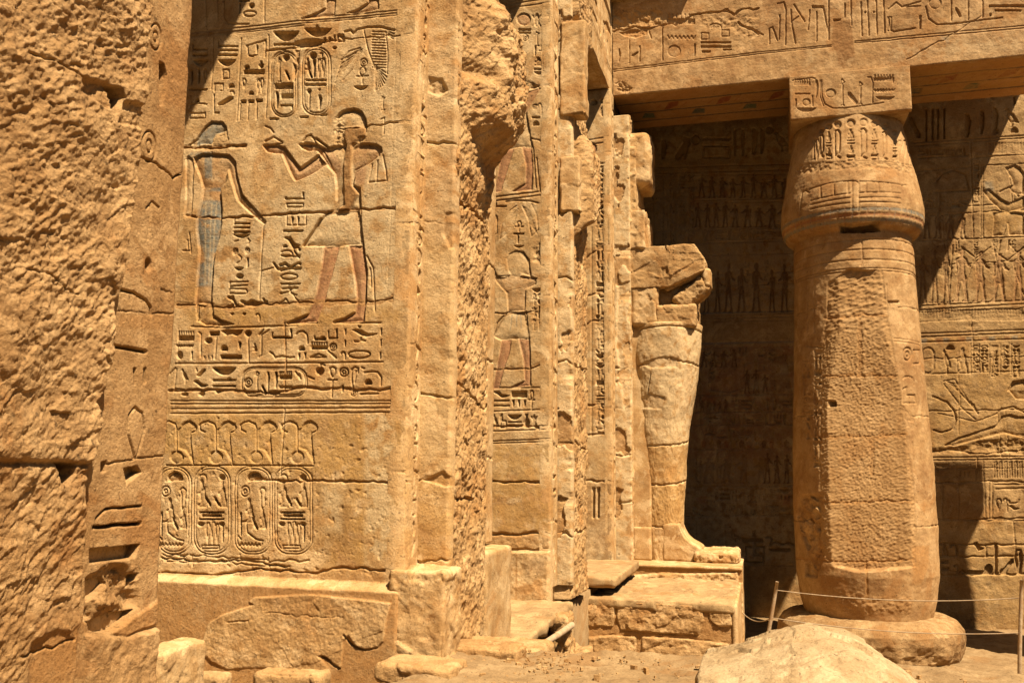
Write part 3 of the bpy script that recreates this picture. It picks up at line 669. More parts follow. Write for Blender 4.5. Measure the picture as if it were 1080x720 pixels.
strokes(h, D, [[(205, 246), (240, 300), (290, 400)], [(178, 226), (205, 246), (262, 266), (300, 250), (322, 243)], [(428, 231), (500, 234), (537, 237), (564, 258), (567, 280)]], 1.8, 0.03)
farm = [(277, 154), (281, 152), (294, 153), (299, 155), (307, 166), (316.5, 178.5), (326, 171), (336.5, 164), (344, 173), (330, 183), (318, 188.5), (311.5, 191), (308.5, 188), (303, 176), (297, 162), (290, 161.8), (281, 160)]
h.fig(PX, farm, 0.028, 0.045, SKIN, 0.65)
strokes(h, PX, [[(299, 155), (307, 166), (316.5, 178), (336, 163.5)], [(333, 146), (346, 156), (357, 153.5)], [(401, 160.5), (395, 167), (374, 179)]], 2.2, 0.026)
strokes(h, C, [[(552, 128), (580, 140), (598, 165)], [(550, 215), (575, 205), (598, 190), (625, 208), (650, 220)], [(540, 240), (600, 236), (650, 225)]], 1.8, 0.016)
strokes(h, D, [[(110, 215), (125, 190), (150, 180), (170, 200), (180, 222)], [(120, 225), (165, 230)]], 1.8, 0.016)
h.sunk(D, [(138, 178), (160, 176), (158, 186), (140, 188)], 0.02)
strokes(h, D, [[(440, 490), (443, 560), (446, 640)], [(575, 300), (590, 380), (597, 447), (490, 456), (512, 350)], [(545, 330), (535, 452)], [(395, 385), (490, 345), (555, 300)]], 1.5, 0.014)
h.paint(D, [(405, 400), (470, 365), (484, 372), (466, 470), (430, 470), (405, 440)], RED, 0.5, 2, 0.35)
kilt = [(320, 259.5), (329, 245), (339, 230.5), (345, 222.5), (379, 222), (379.5, 235), (381, 258), (367, 258.5), (357, 260)]
h.fig(PX, kilt, 0.026, 0.05, PALE, 0.25)
h.stroke(PX, [(320.5, 259), (329, 246), (338, 231)], 3.0, 0.03); h.stroke(PX, [(320, 259.5), (357, 259.3), (367, 258.2), (382, 258)], 1.6, 0.016)
for a in ([(352, 226), (348, 252)], [(356, 226), (354, 257)], [(361, 226), (361, 257)], [(366, 226), (367, 257)], [(370, 226), (374, 250)], [(346, 232), (341, 246)], [(340, 240), (336, 250)]): h.stroke(PX, a, 1.1, 0.008)
h.fig(F, [(228, 165), (320, 165), (306, 220), (285, 300), (250, 420), (235, 480), (215, 540), (190, 605), (15, 616), (140, 560), (165, 500), (185, 440), (200, 350), (214, 290)], 0.026, 0.04, SKIN, 0.9)
h.fig(F, [(375, 160), (455, 160), (466, 210), (475, 300), (474, 490), (465, 602), (285, 610), (410, 552), (420, 480), (412, 380), (398, 300)], 0.026, 0.04, SKIN, 0.9)
strokes(h, F, [[(440, -10), (448, 90), (462, 200), (475, 300), (472, 492)]], 2.4, 0.03)
strokes(h, F, [[(480, 220), (515, 290), (520, 400), (528, 540)], [(498, 290), (505, 400)], [(15, 612), (80, 590), (145, 560)], [(285, 607), (350, 585), (410, 552)], [(20, 618), (190, 612)], [(290, 612), (560, 610)]], 1.6, 0.014)
for q in ([(15, 608), (80, 582), (142, 556), (140, 566), (90, 588)], [(285, 603), (350, 580), (408, 548), (408, 558), (350, 590)]): h.sunk(F, q, 0.024)
h.patch(D, [(355, 138), (420, 128), (470, 140), (478, 185), (440, 195), (415, 225), (395, 240), (388, 330), (392, 470), (430, 525), (385, 600), (375, 625), (300, 628), (322, 604), (352, 588), (346, 480), (345, 345), (362, 240), (345, 190)], 0.006, 0.004, (0.27, 0.135, 0.042), 1.0, 1.2)
h.patch(D, [(285, 100), (300, 80), (345, 95), (356, 140), (345, 230), (290, 235), (300, 200), (285, 180), (300, 130)], -0.010, 0.022, None, soft=3, fr=24)
h.patch(D, [(388, 240), (440, 190), (470, 200), (430, 240), (400, 260)], -0.010, 0.02, None, soft=2, fr=24)
# sign columns between the figures
glyphs(h, E, [('stick', 366, 8, 376, 36), ('bar', 372, 28, 462, 36), ('bar', 368, 52, 462, 60), ('bar', 368, 76, 462, 86), ('neb', 364, 94, 462, 114), ('ring', 362, 178, 388, 210), ('ring', 432, 175, 456, 205), ('stick', 438, 232, 456, 285), ('neb', 372, 288, 424, 307), ('dot', 380, 325, 424, 354)], d=0.022)
strokes(h, E, [[(385, 262), (405, 250), (410, 230), (395, 215)], [(450, 372), (345, 375), (345, 400), (445, 392)], [(340, 438), (345, 412), (435, 415), (445, 430), (440, 442), (340, 440)], [(540, 20), (528, 250), (515, 470)], [(520, 310), (600, 290)], [(372, 135), (392, 130)], [(448, 120), (460, 135), (448, 150)]], 1.5, 0.013)
strokes(h, E, [[(335, 460), (372, 490), (388, 512)], [(362, 455), (380, 505)], [(330, 525), (362, 512)], [(412, 482), (440, 500), (470, 488), (500, 492), (560, 485)], [(430, 500), (560, 495)], [(540, 470), (552, 500)]], 2.6, 0.022, 0.7)
glyphs(h, E, [('dot', 348, 552, 366, 566), ('dot', 420, 552, 440, 566), ('hook', 495, 560, 518, 600)], d=0.016)
glyphs(h, D, [('bar', 8, 548, 115, 556), ('stick', 102, 515, 116, 552), ('box', 12, 580, 108, 600), ('box', 12, 642, 125, 705), ('reed', 36, 655, 52, 700), ('reed', 70, 655, 86, 705), ('dot', 0, 540, 14, 556)], d=0.02, w=1.5)
glyphs(h, E, [('bar', 655, 70, 772, 80), ('quail', 672, 108, 755, 182), ('bread', 655, 155, 680, 172), ('hook', 648, 190, 712, 225), ('mouth', 642, 325, 738, 358), ('bar', 640, 380, 755, 388)], d=0.022)
strokes(h, E, [[(648, 218), (690, 225), (750, 228)], [(716, 190), (750, 232)], [(600, 262), (625, 295), (690, 298), (755, 294)], [(640, 275), (665, 262), (700, 285), (740, 262), (756, 262)], [(640, 300), (755, 292)], [(670, 108), (720, 150), (752, 180)]], 2.8, 0.026, 0.6)
strokes(h, E, [[(640, 440), (680, 430), (720, 400)], [(690, 400), (700, 440), (735, 450)], [(640, 495), (670, 470), (690, 500)], [(715, 450), (745, 490)], [(650, 410), (740, 412)]], 1.8, 0.016, 0.6)
# two lines of signs below the feet
glyphs(h, GG, [('mn', 133, 112, 262, 182), ('water', 125, 218, 256, 234), ('dot', 126, 268, 174, 332), ('stick', 238, 270, 256, 335), ('bar', 388, 112, 464, 142), ('dot', 352, 162, 408, 206), ('stick', 342, 305, 350, 330), ('stick', 374, 303, 382, 328), ('stick', 402, 302, 410, 328),
 ('bread', 475, 220, 531, 264), ('reed', 606, 190, 638, 250), ('bar', 476, 298, 638, 330), ('dot', 668, 100, 718, 150), ('seated', 728, 205, 764, 268), ('stick', 1026, 92, 1050, 160), ('bar', 890, 150, 1030, 164), ('neb', 410, 398, 598, 458), ('bar', 412, 494, 594, 506), ('bread', 522, 478, 555, 498), ('bar', 410, 540, 594, 552),
 ('ring', 665, 485, 722, 552), ('was', 745, 430, 790, 590), ('wedge', 802, 540, 838, 604), ('reed', 842, 430, 866, 600), ('reed', 900, 430, 932, 562), ('mn', 940, 430, 1042, 490), ('water', 945, 548, 1042, 564), ('dot', 160, 598, 216, 626), ('dot', 296, 592, 346, 626), ('dot', 432, 572, 472, 602), ('quail', 255, 500, 372, 555), ('slash', 288, 408, 352, 470), ('bird', 160, 408, 215, 525)], d=0.026, w=1.6)
h.sunk(GG, [(480, 108), (520, 92), (560, 96), (600, 100), (650, 98), (640, 125), (600, 148), (560, 130), (515, 142)], 0.03)
h.sunk(GG, [(850, 588), (900, 580), (960, 588), (940, 610), (900, 622), (862, 610)], 0.03)
strokes(h, GG, [[(298, 116), (316, 130), (316, 312)], [(442, 150), (430, 330)], [(692, 150), (695, 352)], [(800, 135), (796, 300)], [(780, 135), (815, 95)], [(858, 98), (800, 135)], [(780, 310), (798, 295)], [(868, 275), (890, 290), (908, 318), (960, 308), (1020, 318), (1061, 316)], [(68, 448), (110, 402)], [(122, 408), (100, 560)], [(280, 405), (285, 430)], [(890, 120), (880, 150), (895, 162)], [(100, 565), (180, 575)]], 1.8, 0.016)
glyphs(h, HH, [('stick', 44, 95, 64, 160), ('bar', 0, 155, 58, 165), ('hook', 95, 108, 182, 205), ('bread', 110, 226, 160, 260), ('stick', 106, 284, 128, 330), ('stick', 155, 280, 176, 325), ('bar', 240, 165, 328, 178), ('stick', 230, 145, 246, 172), ('bread', 285, 148, 325, 168), ('bar', 350, 158, 424, 168), ('stick', 404, 92, 426, 165), ('stick', 344, 105, 356, 165),
 ('mn', 208, 198, 342, 252), ('ring', 360, 208, 412, 262), ('mouth', 508, 264, 686, 322), ('stick', 478, 90, 494, 136), ('stick', 476, 180, 494, 228), ('hook', 452, 274, 484, 328), ('stick', 764, 86, 780, 138), ('stick', 762, 174, 778, 230), ('stick', 758, 276, 774, 328),
 ('dot', 250, 395, 314, 458), ('ring', 440, 400, 508, 466), ('bread', 640, 490, 698, 532), ('ring', 526, 572, 576, 622), ('stick', 454, 540, 474, 595)], d=0.026, w=1.7)
h.sunk(HH, [(540, 95), (590, 90), (625, 108), (660, 125), (745, 128), (700, 142), (650, 150), (610, 142), (575, 118)], 0.03); h.sunk(HH, [(585, 62), (612, 66), (610, 82), (590, 80)], 0.022)
strokes(h, HH, [[(208, 316), (270, 290), (330, 315)], [(205, 318), (330, 316)], [(350, 265), (412, 322)], [(560, 190), (600, 192), (612, 160)], [(620, 180), (645, 188)], [(360, 425), (362, 400), (385, 392), (408, 405), (405, 440), (385, 480), (362, 430)], [(345, 497), (418, 496)], [(381, 500), (378, 632)], [(535, 415), (560, 395), (588, 405), (585, 440)], [(540, 415), (535, 470), (545, 560)], [(572, 425), (560, 520)], [(615, 398), (636, 406)], [(638, 436), (700, 430), (745, 435), (772, 475), (768, 540)], [(608, 610), (700, 606), (748, 604)], [(85, 430), (130, 490), (115, 450)], [(190, 470), (235, 490)], [(320, 380), (285, 365), (290, 410)]], 1.8, 0.016)
cartouche(h, PX, 254.5, 387.5, 323.5, 418.0, 1.5, 0.014, r=12)
h.stroke(PX, [(185, 383.4), (300, 382.7), (404, 381.6)], 1.5, 0.014); h.stroke(PX, [(188, 346), (188, 382)], 1.0, 0.008)
for y0, y1, d in ((422.7, 422.7, .014), (426, 425.5, .012), (431, 430, .010), (436, 434.5, .014)): h.stroke(PX, [(180, y0), (300, (y0+y1)/2), (424, y1)], 1.3, d)
# frieze of uraei and the low cartouches
for x in (85, 250, 421, 595):
    strokes(h, I, [[(x-68, 92), (x-55, 82), (x-33, 76), (x-6, 88), (x, 105), (x, 198)], [(x-68, 92), (x-66, 112), (x-45, 122)]], 1.7, 0.014)
    h.sunk(I, [(x-30, 226)]+[(x+28*math.cos(t), 228-28*math.sin(t)) for t in np.linspace(3.0, -3.0, 14)], 0.014, 0.7, 0.02)
    strokes(h, I, [[(x+22, 98), (x+34, 82), (x+55, 76), (x+76, 88), (x+84, 104), (x+78, 118), (x+60, 124)], [(x+54, 120), (x+60, 180), (x+68, 255)]], 1.7, 0.014)
    h.fig(I, [(x+24, 98), (x+36, 82), (x+55, 77), (x+76, 90), (x+82, 104), (x+60, 120), (x+66, 250), (x+36, 200), (x+6, 190), (x+5, 110)], 0.012, 0.05)
h.stroke(I, [(40, 262), (350, 262), (662, 264)], 1.5, 0.012)
for k, (x0, x1) in enumerate(((0, 145), (157, 311), (329, 486), (496, 656))):
    cartouche(h, I, x0, 266, x1, 636, 1.2, 0.013, r=66)
    if k % 2 == 0:
        c = (x0+x1)/2
        h.sunk(I, arc(c+6, 320, 32, 30, -10, 190, 12)+[(c-24, 330)], 0.03, 0.4, 0.02); glyphs(h, I, [('ring', c-52, 350, c-16, 392), ('seated', c-35, 398, c+5, 505), ('stick', c-60, 460, c-46, 560), ('wedge', c-8, 480, c+18, 535), ('feather', c+20, 355, c+55, 440), ('seated', c+25, 440, c+55, 530), ('water', c-65, 590, c+38, 604)], d=0.017, w=1.6)
        strokes(h, I, [[(c-55, 500), (c-30, 498), (c-26, 545), (c+10, 572), (c+40, 580)], [(c-62, 560), (c-52, 575)]], 1.6, 0.016)
    else:
        c = (x0+x1)/2
        glyphs(h, I, [('seated', c-62, 318, c-22, 440), ('seated', c+22, 318, c+62, 440), ('wedge', c-32, 390, c-6, 435), ('wedge', c+10, 398, c+34, 438), ('hook', c-55, 300, c-25, 330), ('dot', c+28, 300, c+56, 326), ('bar', c-55, 458, c+50, 464), ('bar', c-45, 468, c+40, 480), ('bar', c-55, 486, c+50, 492), ('dot', c-60, 500, c-35, 520), ('dot', c+30, 500, c+52, 520), ('oreed', c-28, 500, c-8, 592), ('oreed', c-8, 495, c+14, 592), ('oreed', c+12, 505, c+30, 590), ('stick', c+38, 515, c+50, 585), ('box', c-45, 600, c+28, 612)], d=0.016, w=1.6)
strokes(h, I, [[(25, 642), (130, 640)], [(140, 640), (300, 650), (460, 662), (640, 664)], [(35, 665), (130, 670)], [(148, 664), (260, 668), (470, 685), (560, 690)], [(148, 640), (152, 685)], [(470, 655), (478, 700)]], 1.5, 0.011, 0.8)
# joints, cracks, patches and stains
for q, w_, m_ in (([(361, 42), (385, 40.5), (420, 38), (434, 36)], 1.3, 0), ([(352, 137.5), (387, 133.5), (429, 128), (436, 129)], 1.8, 0), ([(186, 155), (205, 156), (230, 156), (259, 153)], 1.6, 4), ([(195, 228), (207, 229), (232, 230), (279, 227.5), (301, 224.7), (345, 224), (379, 221), (429, 219), (436, 221)], 2.2, 3),
   ([(186, 321), (240, 324), (300, 320), (335, 318), (376, 318), (401, 318), (427, 309)], 1.5, 6), ([(178, 412), (236, 411), (255, 412.5), (294, 414), (318, 408), (339, 409.5), (380, 411), (405, 411), (424, 407), (432, 408)], 2.6, 3), ([(270, 502), (284, 506.5), (340, 507), (418, 508.5), (430, 508)], 2.0, 2), ([(165, 604), (230, 606), (270, 600), (330, 604), (360, 598), (420, 603)], 2.4, 3), ([(300, 430), (298, 470), (296, 500)], 1.0, 0), ([(300, 340), (301, 380), (300, 412)], 1.0, 3), ([(170, 588), (210, 592), (260, 590), (300, 598)], 2.0, 0)):
    h.joint(PX, q, w_, 0.018, 0.7, m_)
h.B -= 0.006*np.clip(fbm(h.uu*14, h.vv*14, 77, 4)-0.22, 0, 1)*4*sst(2.3, 1.7, h.vv)      # pitting low down
# foot of the face: sloping ledge, proud mortar bed, one old block left in it
led = 0.60+0.012*fbm(h.uu*6, h.uu*0, 8, 4)
low = sst(led+0.01, led-0.06, h.vv); h.K *= 1-low
h.B = h.B*(1-low)+low*(0.12+0.006*fbm(h.uu*5, h.vv*5, 15, 6, 0.6))
flat_ = sst(led-0.055, led-0.075, h.vv); h.tint((slice(None), slice(None)), flat_*0.9, MORTAR)
pt = [(155, 572), (190, 552), (262, 528), (250, 522), (262, 512), (330, 508), (400, 505), (480, 514), (540, 520), (582, 526), (572, 560), (565, 612), (545, 632), (518, 634), (498, 622), (482, 600), (470, 612), (468, 640), (464, 678), (445, 668), (430, 650), (412, 648), (440, 682), (400, 690), (378, 688), (345, 676), (332, 688), (300, 676), (240, 676), (200, 680), (160, 660), (136, 638), (142, 610)]
h.patch(J, pt, 0.012, 0.012, None, soft=1.0, fr=5); qq = h.map(pt, J); s9 = h.reg(qq, 0.02); d9, i9 = h.dist(qq, s9, True); h.B[s9] += i9*facet(h.uu[s9], h.vv[s9], 44, 0.30, 0.006, 0.1, 2.2)+i9*0.005*fbm(h.uu[s9]*30, h.vv[s9]*30, 46, 4)
q = h.map(pt, J); sl = h.reg(q, 0.02); dd, ins = h.dist(q, sl, True); h.C[sl][..., 3] *= np.where(ins, 0.12, 1)
h.joint(J, [(200, 570), (250, 566)], 1.2, 0.008, 0.9); h.joint(J, [(420, 650), (440, 662), (462, 678)], 2.2, 0.02, 0.6); h.joint(J, [(472, 600), (490, 622), (520, 636), (548, 630)], 1.8, 0.02, 0.6); h.joint(J, [(290, 548), (350, 552), (470, 560)], 0.9, 0.006, 0.9)
h.edge('r', 0.012, 0.05, 4); h.build('carved_face', M['stone'], p1, 0.14, 0.3)
# strip of signs on the court side
def strip(root, y0, y1, z0, z1, cell, seed, unit, X=XF, d=0.024, edge='l'):
    g = faceX(X, y0, y1, z0, z1, cell, seed=seed, rough=0.008)
    w_ = y1-y0
    column_text(g, None, y0+0.22*w_, y1-0.18*w_, z0+0.2, z1-.1, unit*1.5, d, 2.0)
    for k, z in enumerate(np.arange(z0+0.9, z1, 1.05)): g.joint(None, [(y0, z+0.05*math.sin(k*3.1)), (y0+w_*.5, z+0.02), (y1, z-0.02)], 2.0, 0.02, 0.6)
    g.edge('l', 0.012, 0.025, 4); g.build('inscribed_strip', M['stone'], root, 0.14, 0.4)
strip(p1, 7.0, 7.31, 0.6, 6.35, 0.0075, 42, 0.2)
block('base_block', -2.90, -2.43, 6.90, 7.34, -0.15, 0.72, M['stone'], p1, 0.014, 0.03, 0.022, 4, 6, seed=5, chip=0.06, fac=0.016, fs=0.2)
# remains of the statue: smooth side, hacked front, broken shoulder above
g = faceY(7.29, XF-0.02, -2.545, 0.70, 6.4, 0.007, seed=43, rough=0.010)
for q, mo in (([(440, 149), (462, 150), (486, 151)], 0), ([(438, 414), (455, 416), (475, 420)], 0), ([(440, 507), (455, 502), (468, 497), (484, 512)], 0), ([(440, 592), (470, 590), (490, 592)], 0), ([(438, 232), (470, 236), (490, 240)], 0)): g.joint(PX, q, 2.2, 0.02, 0.8)
g.patch(PX, [(446, 506), (467, 497), (484, 511), (470, 513)], -0.02, 0.0, MORTAR, 0.9, 1)
g.patch(PX, [(452, 82), (466, 84), (472, 96), (462, 102), (450, 96)], -0.02, 0.02, DARKST, 0.2, 2)
g.patch(PX, [(470, 225), (490, 222), (490, 262), (474, 262), (466, 245)], -0.015, 0.0, MORTAR, 0.7, 2)
g.paint(PX, [(440, 255), (490, 255), (490, 600), (440, 600)], OCHRE, 0.45, 6, 0.45); g.paint(PX, [(445, 20), (490, 20), (490, 500), (445, 500)], PALE, 0.4, 8, 0.5)
g.edge('r', 0.015, 0.06, 7); g.build('statue_side', M['stone'], p1, 0.12)
def stump(root, X, y0, y1, z0, z1, cell, seed, fn, mat='rough', name='hacked_statue'):
    g = faceX(X, y0, y1, z0, z1, cell, seed=seed, rough=0.02)
    g.B += 0.4*hack(g.uu, g.vv, seed, 0.045, 0.02, 0.9, 1.6) + facet(g.uu, g.vv, seed+8, 0.14, 0.016, 0.9, 1.6) + facet(g.uu, g.vv, seed+9, 0.05, 0.009, 0.9, 1.6) + 0.014*fbm(g.uu*14, g.vv*14, seed+7, 5, 0.6) + 0.05*fbm(g.uu*2, g.vv*1.4, seed+2, 5)
    fn(g); return g.build(name, M[mat], root, 0.34)
def shoulder(g):
    y, z = g.uu, g.vv
    n = 0.12*fbm(y*2.2, z*2.2, 91, 5)
    under = sst(-0.28, 0.10, z-(4.72+0.35*(y-8.2)*0 + 0.25*np.abs(y-8.1)) + n)
    top = sst(6.35, 5.75, z+n)
    prof = sst(7.4, 7.95, y+0.1*n)*sst(8.75, 8.45, y)
    g.B += 0.06*sst(3.9, 4.3, z+n)+0.31*under*top*prof + 0.10*under*prof*fbm(y*3.4, z*3.4, 95, 5)
    g.B -= 0.10*sst(0.12, 0.0, np.abs(z-5.18-0.3*n))*sst(7.3, 7.5, y)*sst(8.0, 7.7, y)*0.6
    for q in ([(7.3, 2.35), (8.0, 2.2), (9.05, 1.95)], [(7.3, 1.28), (8, 1.25), (9.05, 1.2)], [(7.3, 3.9), (8.2, 3.95), (9.05, 3.8)]): g.joint(None, q, 3, 0.05, 2.0)
stump(p1, -2.595, 7.32, 8.5, -0.15, 6.6, 0.008, 44, shoulder)
strip(p1, 8.5, 9.5, 0.75, 6.35, 0.011, 45, 0.25, X=XF, d=0.03)
block('base_block', -2.95, -2.60, 8.60, 9.52, -0.35, 0.72, M['stone'], p1, 0.03, 0.03, 0.02, 5, 5, seed=8, chip=0.04)

# --- third pillar: a king with raised hands
p2 = thing('stone_pillar', (-4.0, 13.5, -0.4), 'pillar with a tall narrow relief of a king lifting both hands, a vulture above him', 'pillar', PG)
core(p2, 12.3, 14.85, -0.4)
h = faceY(12.3, -3.95, XF, -0.35, 9.0, 0.0095, seed=51, rough=0.009, warp=0.006)
Z6 = (420, 0, 2.88); Z7 = (420, 240, 2.88); Z6B = (510, 0, 6.0); Z6C = (510, 190, 5.54); Z8 = (420, 470, 2.88)
for q in ([(325, 278), (350, 290), (432, 268), (415, 300), (392, 335), (388, 345), (334, 345), (338, 315)],): h.fig(Z6, q, 0.022, 0.045, RED, 0.6)
h.fig(Z6, [(332, 345), (390, 342), (400, 400), (408, 450), (380, 446), (325, 456), (296, 445), (318, 390)], 0.03, 0.06, PALE, 0.3)
h.fig(Z6, [(318, 452), (352, 452), (330, 520), (312, 582), (286, 586), (300, 540)], 0.022, 0.045, SKIN, 0.95); h.fig(Z6, [(375, 445), (406, 450), (410, 510), (406, 576), (345, 582), (386, 556), (388, 500)], 0.022, 0.045, SKIN, 0.95)
strokes(h, Z6, [[(385, 338), (396, 400), (410, 450), (418, 570)], [(420, 480), (430, 580)]], 1.2, 0.022); strokes(h, Z6, [[(284, 600), (440, 580)], [(284, 612), (440, 592)], [(466, 60), (460, 600)]], 1.4, 0.016)
glyphs(h, Z6, [('disc', 360, 40, 402, 78), ('scarab', 408, 38, 432, 85), ('bar', 365, 88, 402, 94), ('bar', 362, 98, 402, 103), ('dot', 358, 108, 368, 122), ('ring', 378, 106, 394, 124), ('was', 412, 98, 432, 140), ('ankh', 428, 135, 448, 172), ('stick', 412, 140, 420, 170), ('seated', 412, 175, 440, 200), ('bar', 412, 208, 440, 214), ('neb', 412, 218, 442, 228), ('ring', 408, 318, 424, 332), ('hook', 424, 315, 436, 350), ('bar', 406, 355, 430, 360), ('bread', 408, 368, 428, 382)], d=0.024, w=1.1)
h.paint(Z6, [(362, 45), (398, 42), (400, 74), (366, 78)], RED, 0.5, 1); strokes(h, Z6, [[(440, 95), (436, 225)], [(290, 20), (466, -5)], [(290, 32), (466, 8)]], 1.2, 0.014)
h.joint(Z6, [(325, 270), (380, 250), (410, 265), (432, 268), (470, 262)], 1.6, 0.024, 0.7); h.joint(Z6, [(285, 400), (330, 395), (466, 440)], 1.4, 0.014, 0.5)
h.patch(Z6, [(325, 255), (380, 240), (430, 262), (400, 275), (340, 290)], -0.022, 0.045, None, soft=2, fr=9)
# vulture
strokes(h, Z6C, [[(130, 125), (180, 118), (270, 122), (320, 135)]], 1.8, 0.018)
for k in range(10):
    t = k/9; h.stroke(Z6C, [(200-20*t, 165+25*t), (100+75*(1-t)*0.9, 345-50*(1-t))], 0.9, 0.010); a = math.radians(95-k*6); h.stroke(Z6C, [(225+4*k, 150+10*k), (270+45*t, 180+15*k)], 0.9, 0.010)
strokes(h, Z6C, [[(230, 155), (262, 230), (280, 330), (320, 290), (310, 200), (280, 140)], [(95, 345), (110, 250), (150, 180), (190, 150)]], 1.2, 0.012)
glyphs(h, Z6C, [('ankh', 185, 240, 230, 300), ('bar', 175, 310, 235, 318), ('reed', 195, 318, 205, 370), ('neb', 178, 382, 234, 394), ('dot', 384, 150, 400, 168), ('dot', 374, 204, 402, 220), ('bar', 55, 150, 135, 158), ('dot', 52, 128, 76, 150)], d=0.024)
cartouche(h, Z6C, 45, 205, 78, 320, 1.3, 0.016)
h.patch(Z6C, [(290, 400), (340, 350), (375, 330), (395, 420), (392, 520), (330, 480), (290, 470)], -0.022, 0.045, None, soft=3, fr=9)
# king
h.fig(Z7, [(328, 92), (345, 75), (372, 72), (392, 90), (400, 120), (402, 148), (378, 140), (362, 152), (345, 148), (334, 128)], 0.024, 0.045, PALE, 0.2)
h.stroke(Z7, [(335, 82), (355, 72), (378, 74), (396, 98), (400, 130), (402, 150), (420, 155)], 1.3, 0.026)
h.fig(Z7, [(278, 116), (288, 118), (302, 150), (322, 152), (345, 143), (375, 148), (420, 153), (418, 172), (388, 186), (385, 252), (333, 256), (330, 200), (300, 168), (282, 140)], 0.024, 0.045, SKIN, 0.25)
strokes(h, Z7, [[(285, 140), (325, 185), (335, 192), (385, 180), (418, 160)], [(300, 148), (345, 146)], [(330, 195), (335, 250)], [(386, 190), (384, 250)]], 1.0, 0.018)
h.fig(Z7, [(330, 256), (384, 256), (392, 300), (398, 340), (365, 338), (340, 340), (312, 342), (288, 330), (310, 290)], 0.03, 0.06, PALE, 0.3)
for a in ([(345, 265), (340, 310)], [(360, 262), (358, 300)], [(370, 262), (374, 305)]): h.stroke(Z7, a, 1.5, 0.012, col=BLUE, a=0.5)
h.fig(Z7, [(314, 342), (344, 340), (338, 380), (322, 430), (306, 488), (286, 490), (298, 430), (308, 380)], 0.022, 0.045, SKIN, 0.95); h.fig(Z7, [(366, 338), (396, 340), (402, 400), (400, 480), (336, 486), (384, 464), (380, 400)], 0.022, 0.045, SKIN, 0.95)
strokes(h, Z7, [[(388, 255), (398, 340), (402, 480)], [(288, 330), (300, 290), (320, 268)]], 1.3, 0.026); strokes(h, Z7, [[(284, 486), (460, 486)], [(284, 558), (440, 552)], [(284, 618), (460, 612)], [(284, 648), (460, 642)], [(284, 655), (460, 649)]], 1.3, 0.014)
column_text(h, Z7, 404, 438, 185, 300, 34, 0.018, 1.2); row_text(h, Z7, 288, 436, 494, 548, 0.026, 1.5); row_text(h, Z7, 288, 436, 566, 608, 0.026, 1.5)
for q, w_, m_ in (([(284, 255), (330, 262), (390, 258), (470, 262)], 1.1, 2), ([(284, 430), (400, 428), (440, 412), (466, 400)], 1.1, 3), ([(284, 604), (380, 602), (470, 606)], 2.4, 3)): h.joint(Z7, q, w_, 0.026, 0.6, m_)
for q, w_, m_ in (([(284, 104), (340, 110), (462, 112)], 2.2, 2), ([(284, 268), (350, 272), (420, 262), (462, 270)], 3.0, 5), ([(284, 312), (462, 315)], 2.4, 2), ([(362, 318), (360, 470)], 2.0, 2)): h.joint(Z8, q, w_, 0.03, 0.6, m_)
h.patch(Z8, [(284, 276), (430, 272), (462, 275), (462, 312), (284, 312)], 0.0, 0.01, MORTAR, 0.5, 2)
h.paint(Z8, [(310, 330), (355, 335), (350, 400), (320, 400)], DARKST, 0.5, 4, 0.5); h.paint(Z8, [(370, 335), (455, 340), (440, 400), (380, 400)], DARKST, 0.5, 4, 0.5); h.paint(Z8, [(284, 0), (460, 0), (460, 260), (284, 260)], OCHRE, 0.6, 6, 0.42)
h.patch(Z8, [(284, 320), (460, 320), (455, 470), (284, 480)], 0.04, 0.03, None, soft=2, fr=4)
h.edge('r', 0.015, 0.06, 6); h.build('carved_face', M['stone'], p2, 0.16, 0.5)
strip(p2, 12.3, 12.76, -0.1, 9.3, 0.0125, 52, 0.30, d=0.032)
g = faceY(12.78, XF-0.02, -2.61, -0.1, 9.2, 0.0105, seed=53, rough=0.012)
for z in (0.6, 1.9, 3.05, 4.3, 5.6, 6.9, 8.0): g.joint(None, [(-2.85, z), (-2.7, z+0.03), (-2.6, z-0.04)], 2.2, 0.03, 0.6)
g.paint(None, [(-2.9, -0.4), (-2.4, -0.4), (-2.4, 9), (-2.9, 9)], PALE, 0.8, 1, 0.5); g.tint((slice(None), slice(None)), 0.8*sst(0.10, 0.16, fbm(g.uu*1.9, g.vv*1.3, 66, 5)), MORTAR); g.B -= 0.03*sst(0.10, 0.13, fbm(g.uu*1.9, g.vv*1.3, 66, 5)); g.edge('r', 0.02, 0.14, 8)
g.build('statue_side', M['stone'], p2, 0.12)
def over2(g):
    y, z = g.uu, g.vv; n = 0.12*fbm(y*2.4, z*2.4, 61, 5)
    g.B += 0.28*sst(-0.16, 0.08, z-5.25-0.5*(y-13.3)+n)*sst(6.85, 6.3, z+n)*sst(12.85, 13.15, y)*sst(14.15, 13.7, y)
    g.B += 0.10*sst(-0.1, 0.1, z-8.4+n)
    for q in ([(12.8, 1.9), (14.4, 1.8)], [(12.8, 3.0), (14.4, 3.1)], [(12.8, 0.6), (14.4, 0.6)]): g.joint(None, q, 2.4, 0.05, 1.5)
stump(p2, -2.64, 12.81, 14.1, -0.3, 9.25, 0.012, 54, over2)
block('statue_chest', -2.80, -2.415, 12.77, 13.05, 6.80, 8.30, M['stone'], p2, 0.02, 0.02, 0.018, 3, 7, seed=41, chip=0.10, fac=0.010, fs=0.3)
block('statue_chest', -2.80, -2.50, 12.76, 12.98, 5.30, 6.15, M['stone'], p2, 0.02, 0.02, 0.018, 3, 7, seed=43, chip=0.10, fac=0.010, fs=0.3)
strip(p2, 14.05, 14.85, -0.2, 9.3, 0.016, 55, 0.32, X=XF, d=0.04)

